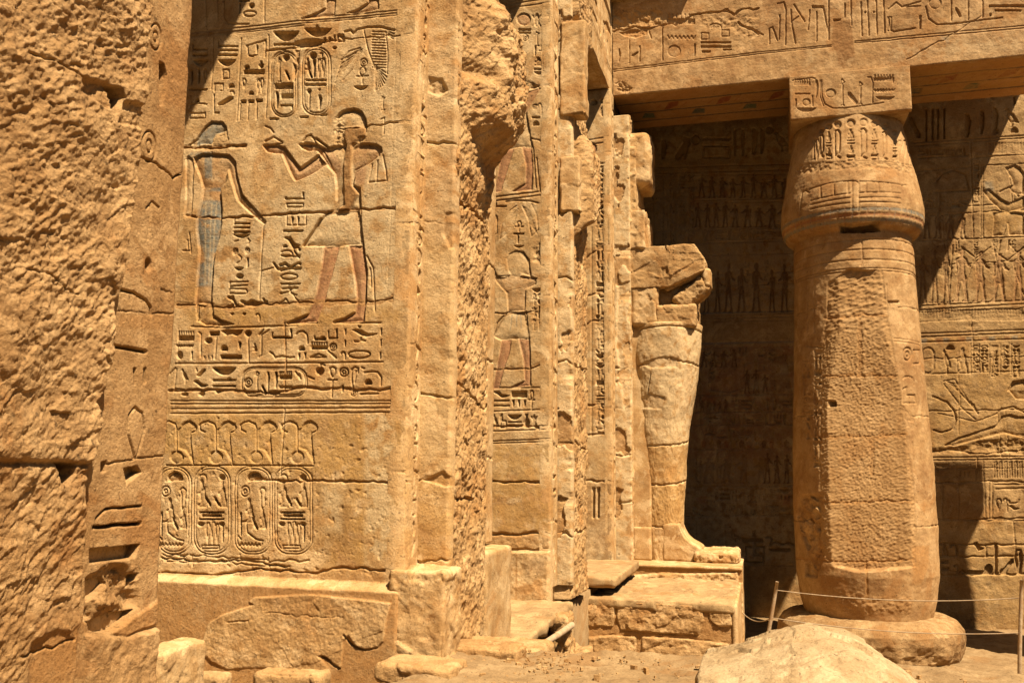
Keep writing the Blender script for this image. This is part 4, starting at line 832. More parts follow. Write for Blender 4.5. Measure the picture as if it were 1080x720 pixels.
# --- fourth pillar, at the corner
p3 = thing('stone_pillar', (-4.0, 19.0, -0.5), 'corner pillar farthest back, joined to the back of the broken standing statue', 'pillar', PG)
core(p3, 17.75, 20.2, -0.5)
h = faceY(17.75, -3.75, XF, -0.4, 9.33, 0.016, seed=61, rough=0.010, warp=0.007)
ZR = (610, 90, 3.43)
glyphs(h, ZR, [('disc', 25, 208, 66, 250), ('bar', 22, 262, 62, 268), ('neb', 22, 280, 40, 300), ('hook', 44, 278, 62, 300), ('bar', 20, 308, 62, 314), ('bar', 22, 322, 58, 330), ('dot', 42, 52, 66, 72), ('dot', 78, 50, 96, 66), ('ring', 80, 80, 104, 110)], d=0.045, w=1.8)
h.paint(ZR, [(26, 212), (62, 210), (64, 246), (28, 248)], RED, 0.75, 1)
strokes(h, PX, [[(620, 148), (646, 144)], [(620, 153), (646, 149)], [(640, 160), (640, 560)], [(624, 240), (624, 460)]], 1.2, 0.02)
column_text(h, PX, 628, 638, 172, 460, 9.5, 0.034, 1.1)
for q in ([(618, 272), (632, 262), (646, 260)], [(618, 312), (646, 306)], [(618, 343), (624, 338), (646, 340)], [(618, 427), (646, 426)], [(618, 458), (646, 457)], [(618, 506), (646, 508)]): h.joint(PX, q, 1.6, 0.03, 0.4, 2)
h.paint(PX, [(618, 510), (646, 508), (646, 590), (618, 590)], DARKST, 0.45, 3, 0.45); h.paint(PX, [(618, 262), (646, 256), (646, 275), (618, 284)], MORTAR, 0.8, 1)
for x in (626, 631): h.sunk(PX, [(x-1.2, 514), (x+1.2, 514), (x+.8, 546), (x-.8, 546)], 0.08)
h.edge('r', 0.02, 0.07, 5); h.build('carved_face', M['stone'], p3, 0.16, 0.4)
strip(p3, 17.75, 18.16, -0.3, 9.3, 0.016, 62, 0.34, d=0.036)
g = faceY(18.18, XF-0.02, -2.5, -0.4, 8.9, 0.016, seed=63, rough=0.014)
for y in (262, 345, 388, 430, 480, 530): g.joint(PX, [(648, y), (656, y+1), (668, y-1)], 1.8, 0.03, 0.5)
g.patch(PX, [(648, 258), (668, 262), (668, 272), (648, 270)], -0.02, 0.01, MORTAR, 0.8, 1); g.patch(PX, [(652, 300), (668, 295), (668, 420), (658, 430), (650, 360)], -0.03, 0.01, MORTAR, 0.6, 1)
g.paint(None, [(-2.9, -0.4), (-2.4, -0.4), (-2.4, 9), (-2.9, 9)], PALE, 0.8, 1, 0.5); g.tint((slice(None), slice(None)), 0.8*sst(0.10, 0.16, fbm(g.uu*1.9, g.vv*1.3, 66, 5)), MORTAR); g.B -= 0.03*sst(0.10, 0.13, fbm(g.uu*1.9, g.vv*1.3, 66, 5)); g.edge('r', 0.02, 0.12, 9); g.build('statue_side', M['stone'], p3, 0.2)
def ragged(g):
    g.B += 0.03
stump(p3, -2.53, 18.22, 20.1, -0.4, 8.9, 0.02, 64, ragged, 'stone')
block('broken_torso', -2.62, -2.20, 18.25, 19.7, 6.02, 6.86, M['stone'], p3, 0.024, 0.03, 0.03, 2.5, 5, seed=12, chip=0.1, fac=0.02, fs=0.34)
block('broken_torso', -2.62, -2.38, 18.3, 19.7, 6.80, 8.25, M['stone'], p3, 0.024, 0.03, 0.03, 2.5, 5, seed=13, chip=0.1, fac=0.02, fs=0.34)
block('broken_torso', -2.65, -2.10, 18.4, 19.6, 7.45, 8.60, M['stone'], p3, 0.024, 0.14, 0.05, 2.0, 5, seed=14, fac=0.02, fs=0.34)

# what is left of each pillar's statue hangs together: side, chest and torso blocks belong to the hacked figure
for root in (p1, p2, p3):
    kids = list(root.children); st_ = [c for c in kids if c.name.split('.')[0] == 'hacked_statue'][0]
    for c in kids:
        if c.name.split('.')[0] in ('statue_side', 'statue_chest', 'broken_torso'): c.parent = st_
# ------------------------------------------------------------------ broken standing statue against the corner pillar
st = thing('broken_statue', (-1.9, 18.97, -0.28), 'tall standing mummy-shaped statue in profile, broken off above its crossed arms', 'statue')
class Loft(Carved):
    """vertical body of oval cross-section; u = angle, v = height; rows of (z, back x, front x, half width)"""
    def __init__(s, cy, rows, v0, v1, cell, **k):
        s.cy, s.rows = cy, np.array(rows)
        Carved.__init__(s, (-1.9, cy-0.6, 0), XP, ZP, YM, -math.pi, math.pi, v0, v1, cell, **k)
    def dims(s, z):
        r = s.rows; xb = np.interp(z, r[:, 0], r[:, 1]); xf = np.interp(z, r[:, 0], r[:, 2])
        return (xb+xf)/2, (xf-xb)/2, np.interp(z, r[:, 0], r[:, 3])
    def cast(s, px, py):
        q = on(px, py, 1, s.cy-0.5); c, a, b = s.dims(q[2]); t = max(-1, min(1, (q[0]-c)/a)); return (math.asin(t), q[2])
    def build(s, name, mat, parent):
        H = s.B-s.K; c, a, b = s.dims(s.vv); th = s.uu; e = 0.8
        sx = np.sign(np.sin(th))*np.abs(np.sin(th))**e; cy_ = np.sign(np.cos(th))*np.abs(np.cos(th))**e
        P = np.stack([c+(a+H)*sx, s.cy-(b+H)*cy_, s.vv], -1); return s.emit(name, P, mat, parent, 0)
rows = [(-.30, -2.36, -1.46, .54), (0, -2.36, -1.54, .54), (.37, -2.37, -1.575, .54), (1.0, -2.41, -1.53, .56), (1.7, -2.45, -1.49, .59), (2.5, -2.50, -1.40, .63), (3.15, -2.54, -1.26, .68), (3.8, -2.61, -1.19, .71), (4.2, -2.58, -1.14, .71), (4.47, -2.55, -1.12, .70), (4.50, -2.5, -1.2, .62)]
L_ = Loft(18.97, rows, -0.30, 4.50, 0.015, seed=71, rough=0.018)
for q, w_ in (([(662, 390), (690, 384), (705, 378), (716, 382), (740, 384)], 1.8), ([(668, 470), (690, 470), (715, 468), (726, 464)], 1.8), ([(672, 512), (700, 511), (724, 507)], 1.8), ([(678, 553), (700, 556), (716, 552)], 1.8), ([(690, 395), (686, 415), (700, 420)], 1.4), ([(664, 352), (700, 345), (740, 348)], 1.6)): L_.joint(PX, q, w_, 0.03, 0.4)
L_.patch(PX, [(681, 384), (700, 377), (712, 380), (712, 388), (690, 389)], -0.02, 0.0, MORTAR, 0.85, 1)
L_.patch(PX, [(678, 420), (690, 415), (701, 422), (698, 432), (680, 430)], -0.015, 0.0, MORTAR, 0.85, 1)
L_.patch(PX, [(676, 514), (721, 510), (719, 551), (680, 553)], 0.0, 0.01, OCHRE, 0.45, 1); L_.paint(PX, [(676, 472), (724, 468), (721, 506), (678, 510)], OCHRE, 0.3, 2)
L_.paint(PX, [(700, 345), (738, 345), (734, 460), (700, 465)], PALE, 0.4, 6, 0.45)
L_.paint(PX, [(664, 345), (740, 345), (728, 470), (668, 470)], PALE, 0.6, 2, 0.42)
L_.build('wrapped_body', M['stone'], st)
def slope_foot(W, c, h):
    top = np.interp(W[:, 0], [-1.62, -1.56, -1.5, -1.4, -1.3, -1.2], [0.46, 0.30, 0.19, 0.10, 0.05, -0.01]); W[:, 2] = -0.28+(W[:, 2]+0.28)/0.74*(top+0.28); return W
for y0 in (18.42, 19.0): block('foot', -1.95, -1.19, y0, y0+.5, -0.28, 0.46, M['stone'], st, 0.025, 0.06, 0.02, 4, 4, seed=int(y0*10), warp=slope_foot)
block('sole_slab', -1.30, -0.48, 18.3, 19.65, -0.28, -0.07, M['stone'], st, 0.02, 0.04, 0.025, 3, 5, seed=3, chip=0.05, fac=0.03, fs=0.2)
block('back_slab', -2.52, -2.15, 18.35, 19.6, -0.28, 0.38, M['stone'], st, 0.05, 0.02, 0.02, 3, 4, seed=31)
block('back_pillar', -2.66, -2.15, 18.42, 19.6, -0.28, 5.4, M['stone'], st, 0.04, 0.02, 0.03, 2.5, 5, seed=32, chip=0.04)
block('waist', -2.52, -1.95, 18.31, 19.6, 4.40, 5.24, M['stone'], st, 0.02, 0.09, 0.02, 3, 6, seed=4, chip=0.06, fac=0.018, fs=0.3)
block('waist', -2.02, -1.19, 18.33, 19.6, 4.36, 4.84, M['rough'], st, 0.018, 0.07, 0.022, 4.5, 6, seed=5, fac=0.012, fs=0.2, chip=0.05)
block('waist', -2.00, -1.20, 18.58, 19.6, 4.70, 5.40, M['rough'], st, 0.03, 0.04, 0.05, 4, 5, seed=6, fac=0.02, fs=0.3)
def tilt(W, c, h):
    a = math.radians(38); d = W-c; x = d[:, 0]*math.cos(a)-d[:, 2]*math.sin(a); z = d[:, 0]*math.sin(a)+d[:, 2]*math.cos(a)
    return np.stack([c[0]+x, c[1]+d[:, 1], c[2]+z], -1)
block('forearm', -1.66, -0.92, 18.36, 18.95, 4.88, 5.24, M['rough'], st, 0.018, 0.09, 0.05, 4, 6, seed=7, fac=0.025, fs=0.2, warp=tilt)
block('fist', -1.08, -0.89, 18.34, 18.9, 5.16, 5.58, M['stone'], st, 0.018, 0.085, 0.03, 5, 5, seed=8)
def elbow_w(W, c, h):
    t = np.clip((W[:, 0]+1.75)/0.75, 0, 1); b = np.clip((6.08-W[:, 2])/0.9, 0, 1)
    W[:, 2] += 0.33*t*b; W[:, 0] -= 0.20*np.clip((W[:, 2]-5.72)/0.35, 0, 1)*(W[:, 0] > -1.6); return W
block('crossed_arms', -2.57, -1.00, 18.28, 19.65, 5.19, 6.08, M['rough'], st, 0.018, 0.03, 0.05, 2.6, 7, seed=9, chip=0.12, fac=0.022, fs=0.45, warp=elbow_w)
block('crossed_arms', -1.82, -1.03, 18.40, 19.5, 5.14, 5.56, M['rough'], st, 0.018, 0.05, 0.05, 4, 6, seed=19, fac=0.025, fs=0.25, warp=elbow_w)

ped = thing('statue_pedestal', (-1.5, 18.97, -1.9), 'mortared stone pedestal under the feet of the broken statue', 'pedestal')
block('pedestal_block', -2.58, -0.42, 17.72, 20.3, -1.9, -0.30, M['stone'], ped, 0.06, 0.025, 0.02, 3, 5, seed=15, chip=0.06)
h = faceY(17.70, -2.58, -0.40, -1.92, -0.28, 0.014, seed=72, rough=0.010)
h.tint((slice(None), slice(None)), np.full(h.B.shape, 0.85), MORTAR)
def stones(h, f, polys, dh=0.035, rough=0.04, fr=7):
    for p in polys:
        h.patch(f, p, dh, rough, None, soft=1.0, fr=fr)
        q_ = h.map(p, f); s_ = h.reg(q_, 0.05)
        if s_ is not None: i_ = h.dist(q_, s_, True)[1]; h.B[s_] += i_*(facet(h.uu[s_], h.vv[s_], 49, 0.2, 0.013, 0.2, 1.6)+facet(h.uu[s_], h.vv[s_], 48, 0.07, 0.007, 0.2, 1.6))
        q = h.map(p, f); sl = h.reg(q, 0.05)
        if sl is None: continue
        dd, ins = h.dist(q, sl, True); h.C[sl][..., 3] *= np.where(ins, 0.06, 1)
        h.joint(f, p+p[:1], 1.2, 0.02, 0.3)
stones(h, PX, [[(668, 606), (690, 604), (730, 604), (778, 603), (779, 614), (720, 615), (670, 614)], [(776, 615), (784, 614), (784, 690), (776, 690)]])
h.paint(PX, [(660, 596), (785, 596), (785, 603), (660, 605)], MORTAR, 0.9, 1)
h.build('pedestal_front', M['stone'], ped, 0.1)
block('pedestal_top', -2.60, -0.40, 17.66, 20.2, -0.33, -0.27, M['stone'], ped, 0.05, 0.02, 0.01, 4, 4, seed=16)

mw = thing('masonry_wall', (-1.9, 16, -1.9), 'low wall of rough blocks set in brown mortar, in front of the pedestal', 'wall')
block('wall_core', -3.6, -0.48, 14.66, 17.66, -1.92, -0.60, M['stone'], mw, 0.2, 0.02, 0.02, 2, 3, seed=17)
block('wall_top', -3.6, -0.46, 14.58, 17.68, -0.64, -0.50, M['slab'], mw, 0.03, 0.03, 0.035, 3, 5, seed=18, chip=0.06, fac=0.03, fs=0.4)
h = faceY(14.62, -3.6, -0.46, -1.94, -0.52, 0.012, seed=73, rough=0.010)
h.tint((slice(None), slice(None)), np.full(h.B.shape, 0.85), MORTAR)
ZM_ = (600, 420, 2.4)
stones(h, ZM_, [[(25, 515), (70, 512), (118, 516), (116, 552), (112, 577), (60, 577), (28, 570)], [(122, 518), (200, 514), (338, 524), (342, 560), (330, 598), (240, 594), (130, 585), (122, 560)], [(354, 530), (410, 532), (414, 575), (380, 578), (354, 560)], [(50, 604), (110, 598), (172, 603), (170, 645), (90, 648), (48, 640)], [(184, 602), (290, 606), (405, 620), (408, 700), (250, 700), (184, 655)]], 0.03, 0.03, 6)
h.build('wall_face', M['rough'], mw, 0.12)
block('wall_end', -0.50, -0.42, 14.6, 17.6, -1.94, -0.52, M['stone'], mw, 0.04, 0.02, 0.02, 3, 4, seed=20)

def single(o, name, label, cat, group=None):
    return tag(o, label, cat, group)
single(block('paving_slab', -4.2, -2.44, 8.55, 12.28, -0.38, -0.25, M['slab'], None, 0.04, 0.03, 0.03, 2.2, 5, seed=21, chip=0.08, fac=0.03, fs=0.35, warp=lambda W, c, h: W+np.stack([-0.03*(W[:, 1]-10), 0*W[:, 0], 0.03*np.sin(W[:, 1]*2)*0.3], -1)), '', 'flat stone slab jutting out over a dark gap between two pillars', 'slab')
single(block('foundation', -4.5, -2.92, 8.0, 17.6, -1.92, -0.45, M['rough'], None, 0.12, 0.05, 0.08, 2, 4, seed=22), '', 'rough stone footing in the shadow under the jutting slab', 'foundation')
single(block('paving_slab', -3.3, -2.30, 14.75, 17.6, -0.36, -0.20, M['slab'], None, 0.03, 0.025, 0.02, 2.4, 6, seed=23, chip=0.04, fac=0.008, fs=0.35), '', 'thick broken slab at the foot of the corner pillar above the masonry wall', 'slab')
for k, (a, nm) in enumerate((((-2.56, -2.34, 11.2, 11.7, -1.0, -0.28), 'dark knobbly stone lodged at the far end of the jutting slab'), ((-2.5, -2.2, 11.0, 12.2, -1.92, -0.78), 'pale crumbling stone below the end of the wooden pole'))):
    single(block('rubble_stone', *a, M['rough'], None, 0.02, 0.06, 0.06, 5, 5, seed=24+k, fac=0.05, fs=0.2), '', nm, 'stone')
a, b = on(560, 688, 1, 8.9), on(603, 659, 1, 11.45)
single(tube('wooden_pole', [a+(b-a)*t+np.array([0, 0, 0.003*math.sin(t*7)]) for t in np.linspace(-0.05, 1, 14)], np.linspace(0.03, 0.042, 14), M['wood'], None, 10), '', 'thin wooden pole leaning in the gap beside the jutting slab', 'pole')
# loose stones on the ramp and by the pillar foot
rng = np.random.default_rng(5)
loose = [((-2.50, 6.62, 0.03), (0.30, 0.20, 0.07), 'broad flat stone half buried in front of the base block'), ((-2.28, 7.45, 0.02), (0.34, 0.16, 0.07), 'long low stone lying along the foot of the second pillar'), ((-3.72, 5.75, 0.06), (0.12, 0.08, 0.05), 'small chip of stone at the bottom of the brown mortar bed'),
         ((-2.3, 8.0, -0.12), (0.45, 0.3, 0.12), 'flat stone leading up to the jutting slab'), ((-3.25, 6.02, 0.04), (0.26, 0.10, 0.06), 'low ridge of crumbled stone below the old block in the mortar')]
for k, (c, s_, lb) in enumerate(loose):
    single(block('loose_stone', c[0]-s_[0], c[0]+s_[0], c[1]-s_[1], c[1]+s_[1], c[2]-s_[2], c[2]+s_[2], M['rough'], None, 0.012, min(s_)*0.5, 0.014, 6, 6, seed=30+k, fac=0.010, fs=0.12, chip=0.03), '', lb, 'stone', 'loose stones on the ramp')
rp = np.random.default_rng(8); PV = []; PF = []; cube = np.array([(x, y, z) for x in (-1, 1) for y in (-1, 1) for z in (-1, 1)], float)
for k in range(900):
    x = rp.uniform(-2.5, 1.6) if k % 3 else rp.uniform(-2.6, -1.6); y = rp.uniform(5.6, 7.7); r_ = rp.choice([0.005, 0.008, 0.012, 0.02], p=[.45, .33, .17, .05])
    v_ = cube*r_*rp.uniform(.5, 1.2, 3)*rp.uniform(.75, 1.2, (8, 3)); t_ = rp.uniform(0, 6.28); b_ = 8*k
    PV.append(np.stack([v_[:, 0]*math.cos(t_)-v_[:, 1]*math.sin(t_)+x, v_[:, 0]*math.sin(t_)+v_[:, 1]*math.cos(t_)+y, v_[:, 2]+0.012], -1))
    PF += [(b_, b_+1, b_+3, b_+2), (b_+4, b_+6, b_+7, b_+5), (b_, b_+4, b_+5, b_+1), (b_+2, b_+3, b_+7, b_+6), (b_, b_+2, b_+6, b_+4), (b_+1, b_+5, b_+7, b_+3)]
tag(mesh_obj('gravel', np.concatenate(PV), PF, M['rough'], None, None, False), 'small chips of stone scattered over the dusty ramp', 'gravel', None, 'stuff')
# boulder in the foreground
bp_x = [-0.62, -0.44, -0.40, -0.2, 0.0, 0.14, 0.30, 0.46, 0.62, 0.76, 0.88, 1.0, 1.2]; bp_z = [0.1, 0.24, 0.36, 0.42, 0.50, 0.55, 0.565, 0.545, 0.47, 0.38, 0.27, 0.12, -0.05]
def boulder_w(W, c, h):
    top = np.interp(W[:, 0], bp_x, bp_z); d = np.abs(W[:, 1]-6.05)/0.75
    W[:, 2] = -0.35+(W[:, 2]+0.35)/0.95*(top*(1-0.30*d**2)+0.35); return W
o = block('boulder', -0.44, 1.12, 5.2, 6.75, -0.35, 0.60, M['pale'], None, 0.0095, 0.05, 0.06, 2.6, 7, seed=52, chip=0.10, fac=0.045, fs=0.42, warp=boulder_w)
single(o, '', 'big pale broken boulder in the foreground, sunlit from above', 'boulder')

# ------------------------------------------------------------------ architraves and roof
h = faceX(-2.85, 5.5, 18.2, 9.35, 11.55, 0.02, seed=81, rough=0.012)
row_text(h, None, 6, 18.0, 10.0, 11.2, 0.05, 2.4)
strokes(h, None, [[(5.5, 9.85), (18.2, 9.85)], [(5.5, 9.78), (18.2, 9.78)], [(5.5, 11.3), (18.2, 11.3)]], 1.8, 0.02)
ar = thing('architrave', (-4.0, 9, 9.35), 'stone beam running away from the viewer along the tops of the pillars', 'architrave', 'roof beams')
h.build('inscribed_face', M['stone'], ar, 0.15)
block('beam', XB, -2.88, -2.5, 18.18, 9.35, 11.55, M['stone'], ar, 0.4, 0.01, 0.0)
ar = thing('architrave', (1.5, 19.2, 9.35), 'inscribed stone beam carried by the column, painted on its underside', 'architrave', 'roof beams')
block('beam', -5.3, 5.6, 18.25, 20.2, 9.37, 11.55, M['stone'], ar, 0.4, 0.01, 0.0)
h = faceY(18.2, -2.85, 5.6, 9.35, 11.56, 0.0095, seed=82, rough=0.014, warp=0.008)
R4 = (640, 0, 6.54); R5 = (780, 0, 5.536); R6 = (920, 0, 5.54)
strokes(h, R4, [[(85, 340), (84, 425)], [(155, 255), (155, 436)], [(228, 320), (226, 425)], [(230, 200), (288, 212), (306, 265)], [(381, 158), (384, 416)]], 1.6, 0.024)
glyphs(h, R4, [('mn', 412, 100, 608, 168), ('water', 420, 248, 612, 272), ('disc', 418, 312, 510, 396), ('stick', 598, 302, 616, 388), ('bar', 648, 288, 856, 300), ('bar', 648, 315, 856, 330), ('bar', 655, 350, 715, 364), ('bar', 800, 338, 860, 348), ('box', 650, 230, 702, 272), ('box', 790, 208, 842, 250), ('slash', 170, 360, 218, 388), ('reed', 72, 350, 96, 428), ('hook', 710, 165, 790, 205)], d=0.026, w=1.4)
strokes(h, R4, [[(905, 160), (950, 188), (1000, 200), (1047, 228)], [(640, 98), (740, 84), (830, 70)]], 2.4, 0.034, 0.6)
h.joint(R4, [(48, 212), (120, 205), (200, 182), (260, 195), (330, 186), (382, 176), (480, 165), (620, 100), (720, 90), (830, 74), (880, 100), (940, 60), (1047, 70)], 2.4, 0.05, 0.8)
h.patch(R4, [(88, 228), (160, 205), (280, 205), (272, 240), (200, 262), (120, 248)], -0.03, 0.02, MORTAR, 0.8, 1)
h.patch(R4, [(600, 120), (700, 110), (860, 120), (1047, 90), (1047, 270), (900, 250), (860, 200), (700, 215)], -0.01, 0.025, None, soft=3, fr=9, clear=False)
h.patch(R4, [(40, 70), (380, 60), (380, 175), (200, 185), (48, 210)], -0.01, 0.06, OCHRE, 0.2, soft=2, fr=8)
h.patch(R4, [(60, 575), (100, 560), (170, 610), (160, 645), (100, 640), (70, 620)], -0.02, 0.05, None, soft=2, fr=14)
for y0, y1 in ((482, 362), (494, 375)): h.stroke(R4, [(48, y0), (1047, y1)], 1.2, 0.014)
for a in ([(0, 318), (535, 265)], [(0, 328), (535, 274)], [(672, 243), (886, 226)], [(672, 252), (886, 235)]): h.stroke(R5, a, 1.2, 0.014)
strokes(h, R5, [[(0, 152), (70, 165), (138, 205)], [(175, 255), (172, 168), (192, 160), (222, 238)], [(222, 22), (258, 14), (270, 60), (268, 262)], [(235, 90), (230, 230)], [(318, 30), (380, 128)], [(300, 60), (302, 130), (326, 256)], [(300, 130), (345, 98)], [(410, 60), (400, 175)], [(450, 70), (450, 242)], [(488, 40), (515, 180)], [(520, -10), (521, 232)], [(648, -10), (652, 150)], [(708, 15), (715, 210)], [(745, 0), (756, 207)], [(796, 0), (803, 202)], [(840, 0), (848, 192)]], 1.6, 0.026)
glyphs(h, R5, [('bar', 422, 34, 488, 50), ('bar', 548, 112, 590, 126), ('stick', 608, 20, 622, 105), ('dot', 728, 66, 740, 80), ('dot', 778, 66, 790, 80), ('box', 866, 100, 886, 180)], d=0.026, w=1.4)
h.patch(R5, [(545, 130), (600, 118), (648, 112), (660, 200), (672, 330), (628, 352), (612, 400), (575, 372), (565, 310), (542, 260)], 0.002, 0.004, (0.24, 0.12, 0.04), 0.95, 1.0)
strokes(h, R6, [[(20, -5), (28, 200)], [(65, -5), (72, 190)], [(95, 55), (140, 14), (172, 42), (280, 10)], [(175, 44), (280, 36)], [(95, 100), (105, 172), (125, 186), (250, 166)], [(312, 40), (328, 108), (378, 145), (470, 142), (650, 118), (760, 105)], [(460, -5), (462, 122)], [(560, -5), (560, 116)], [(645, -5), (645, 102)]], 1.6, 0.024)
glyphs(h, R6, [('stick', 268, 92, 292, 170), ('disc', 330, -15, 405, 54), ('wedge', 485, 45, 518, 102), ('bar', 682, 30, 900, 44), ('bar', 715, 58, 870, 68), ('stick', 680, 80, 700, 96), ('bar', 890, 80, 1000, 95)], d=0.026, w=1.4)
for y0, y1 in ((232, 152), (246, 166)): h.stroke(R6, [(0, y0), (886, y1)], 1.2, 0.014)
h.joint(R6, [(640, 95), (520, 165), (420, 230), (320, 285), (200, 350)], 1.3, 0.016, 0.8); h.paint(R6, [(405, 215), (440, 220), (440, 250), (405, 255)], BLUE, 0.5, 3, 0.4)
h.paint(R5, [(400, 300), (450, 290), (440, 400), (400, 400)], PALE, 0.4, 8, 0.45); h.paint(R6, [(100, 260), (886, 190), (886, 300), (100, 370)], PALE, 0.35, 10, 0.5)
h.edge('b', 0.012, 0.03, 4); h.edge('l', 0.02, 0.06, 5); h.build('inscribed_face', M['far'], ar, 0.1, 0.4)
h = Carved((0, 0, 9.35), XP, (0, -1, 0), ZM, -2.85, 5.6, -20.2, -18.215, 0.02, seed=83, rough=0.010)
h.tint((slice(None), slice(None)), np.full(h.B.shape, 0.75), (0.40, 0.20, 0.065))
for v in (-18.75, -19.25, -19.75): h.stroke(None, [(-2.85, v), (5.6, v)], 3.2, 0.006, 0, (0.06, 0.06, 0.05), 1.0)
for k, x in enumerate(np.arange(-2.4, 5.5, 0.55)):
    c = ((0.07, 0.11, 0.07), (0.22, 0.06, 0.025), (0.06, 0.09, 0.08), (0.25, 0.07, 0.03))[k % 4]; h.sunk(None, [(x, -19.2), (x+.12, -18.85), (x+.34, -18.8), (x+.3, -19.05), (x+.1, -19.2)] if k % 2 else [(x, -19.6), (x+.3, -19.62), (x+.3, -19.35), (x+.1, -19.32)], 0.012, 0, 0.03, c, 1.0)
    h.stroke(None, [(x+.4, -19.1), (x+.5, -18.9)], 2, 0.008, 0, RED, 0.7)
h.paint(None, [(1.2, -19.7), (5.6, -19.7), (5.6, -18.3), (1.2, -18.3)], OCHRE, 0.5, 3, 0.45)
h.build('painted_soffit', M['far'], ar, 0.02)
def ragged_w(W, c, h_):
    n = fbm3(np.stack([W[:, 0]*2.2, W[:, 0]*0, W[:, 0]*0+3], -1), 5, 5); W[:, 2] += 0.14*n*(W[:, 2] < c[2]); W[:, 1] += 0.06*n*(W[:, 1] < c[1]); return W
tag(block('cornice', -2.87, -1.1, 17.96, 19.5, 11.50, 12.3, M['rough'], None, 0.05, 0.05, 0.05, 3, 5, seed=33, warp=ragged_w), 'broken overhanging cornice block above the inscribed beam at the inner corner', 'cornice')
for nm, a, lb in (('roof_slab', (-9.5, -2.86, -2.5, 18.15, 11.56, 12.2), 'flat stone roof over the row of square pillars'), ('roof_slab', (-9.5, 6.7, 18.3, 23.6, 11.57, 12.25), 'flat stone roof over the gallery behind the column')):
    tag(block(nm, *a, M['stone'], None, 0.4, 0.02, 0.0), lb, 'roof')
tag(block('rear_wall', -10, -9.2, -3, 23.6, -1.9, 11.56, M['stone'], None, 0.6, 0.02, 0.0), 'inner wall far behind the row of square pillars', 'wall')

# ------------------------------------------------------------------ the column
CX, CY = 1.9, 19.2
prof = [(-1.45, 1.10), (-1.2, 1.15), (-0.9, 1.23), (-0.4, 1.30), (0.6, 1.315), (2.0, 1.285), (3.2, 1.235), (4.3, 1.185), (5.4, 1.15), (6.10, 1.135), (6.13, 1.16), (6.17, 1.25), (6.27, 1.33), (6.45, 1.372), (6.62, 1.375), (6.9, 1.345), (7.6, 1.215), (8.2, 1.10), (8.47, 1.06)]
co = thing('column', (CX, CY, -1.9), 'thick round column with a bud capital and a roughly recut flat front', 'column', 'columns of the gallery')
def lathe(name, cx, cy, prof_, mat, parent, n=160, seed=1, amp=0.02, freq=2.5, sub=0.03, fn=None):
    R = []; Z = []
    for (r0, z0), (r1, z1) in zip(prof_[:-1], prof_[1:]):
        m = max(1, int(math.hypot(r1-r0, z1-z0)/sub))
        for t in np.linspace(0, 1, m, endpoint=False): R.append(r0+(r1-r0)*t); Z.append(z0+(z1-z0)*t)
    R.append(prof_[-1][0]); Z.append(prof_[-1][1]); R = np.array(R); Z = np.array(Z); m = len(R)
    th = np.linspace(0, 2*math.pi, n, endpoint=False); T, RR = np.meshgrid(th, R); ZZ = np.repeat(Z[:, None], n, 1)
    P = np.stack([cx+RR*np.sin(T), cy-RR*np.cos(T), ZZ], -1).reshape(-1, 3)
    dR = np.gradient(R); dZ = np.gradient(Z); l = np.hypot(dR, dZ)+1e-9; nr = dZ/l; nz = -dR/l
    N = np.stack([np.repeat(nr[:, None], n, 1)*np.sin(T), -np.repeat(nr[:, None], n, 1)*np.cos(T), np.repeat(nz[:, None], n, 1)], -1).reshape(-1, 3)
    d = fbm3(P*freq, seed, 6)*amp
    if fn is not None: d = d+fn(P)
    P = P+N*d[:, None]
    i = np.arange(m*n).reshape(m, n); j = np.roll(i, -1, 1)
    F = np.stack([i[:-1], j[:-1], j[1:], i[1:]], -1).reshape(-1, 4)
    return mesh_obj(name, P, F, mat, parent)
def worn(P):
    a = sst(-1.3, -1.7, P[:, 2])*sst(-0.3, 0.3, P[:, 0]-CX+0.7); return facet3(P, 93, 0.22, 0.006)+facet3(P, 94, 0.08, 0.005) + -0.06*a*np.clip(fbm3(P*3.5, 91, 5)+0.25, 0, 1)*1.6
lathe('base_disc', CX, CY, [(1.48, -2.0), (1.56, -1.95), (1.63, -1.85), (1.675, -1.7), (1.685, -1.52), (1.66, -1.38), (1.58, -1.27), (1.46, -1.20), (1.3, -1.165), (0.9, -1.16)], M['disc'], co, 420, 7, 0.035, 2.2, 0.014, worn)
K = Turned(CX, CY, prof, -math.pi, math.pi, -1.45, 8.47, 0.0145, seed=91, rough=0.014, warp=0.006)
ZC = (800, 60, 3.0); ZS = (800, 300, 3.6); ZB = (780, 480, 3.0)
# cartouches round the capital
for k, x in enumerate((200, 222, 250, 292, 333, 368, 400, 432)):
    cy_ = (235, 222, 215, 210, 208, 212, 222, 240)[k]; r = (7, 10, 12, 14, 14, 12, 10, 8)[k]
    K.sunk(ZC, [(x+r*math.cos(t), cy_+r*0.95*math.sin(t)) for t in np.linspace(0, 6.28, 14)[:-1]], 0.045, 0.4, 0.03)
    y0 = cy_+r+4; y1 = 328-abs(x-300)*0.06+(8 if x > 380 else 0)
    if k % 2 == 0: K.stroke(ZC, [(x-r*.6, y0+4), (x, y0), (x+r*.6, y0+10), (x+r*.5, y1-25), (x-r*.4, y1-12), (x+r*.7, y1-5)], 1.8, 0.04); K.stroke(ZC, [(x-r*.7, y0+10), (x-r*.6, y1-5)], 1.4, 0.03)
    else: glyphs(K, ZC, [('seated', x-r*.7, y0, x+r*.7, y0+32), ('bars', x-r*.8, y0+36, x+r*.8, y0+48), ('seated', x-r*.5, y0+52, x+r*.6, y0+78), ('bar', x-r*.9, y1-16, x+r*.9, y1-10), ('box', x-r*.8, y1-8, x+r*.8, y1)], d=0.04, w=1.5)
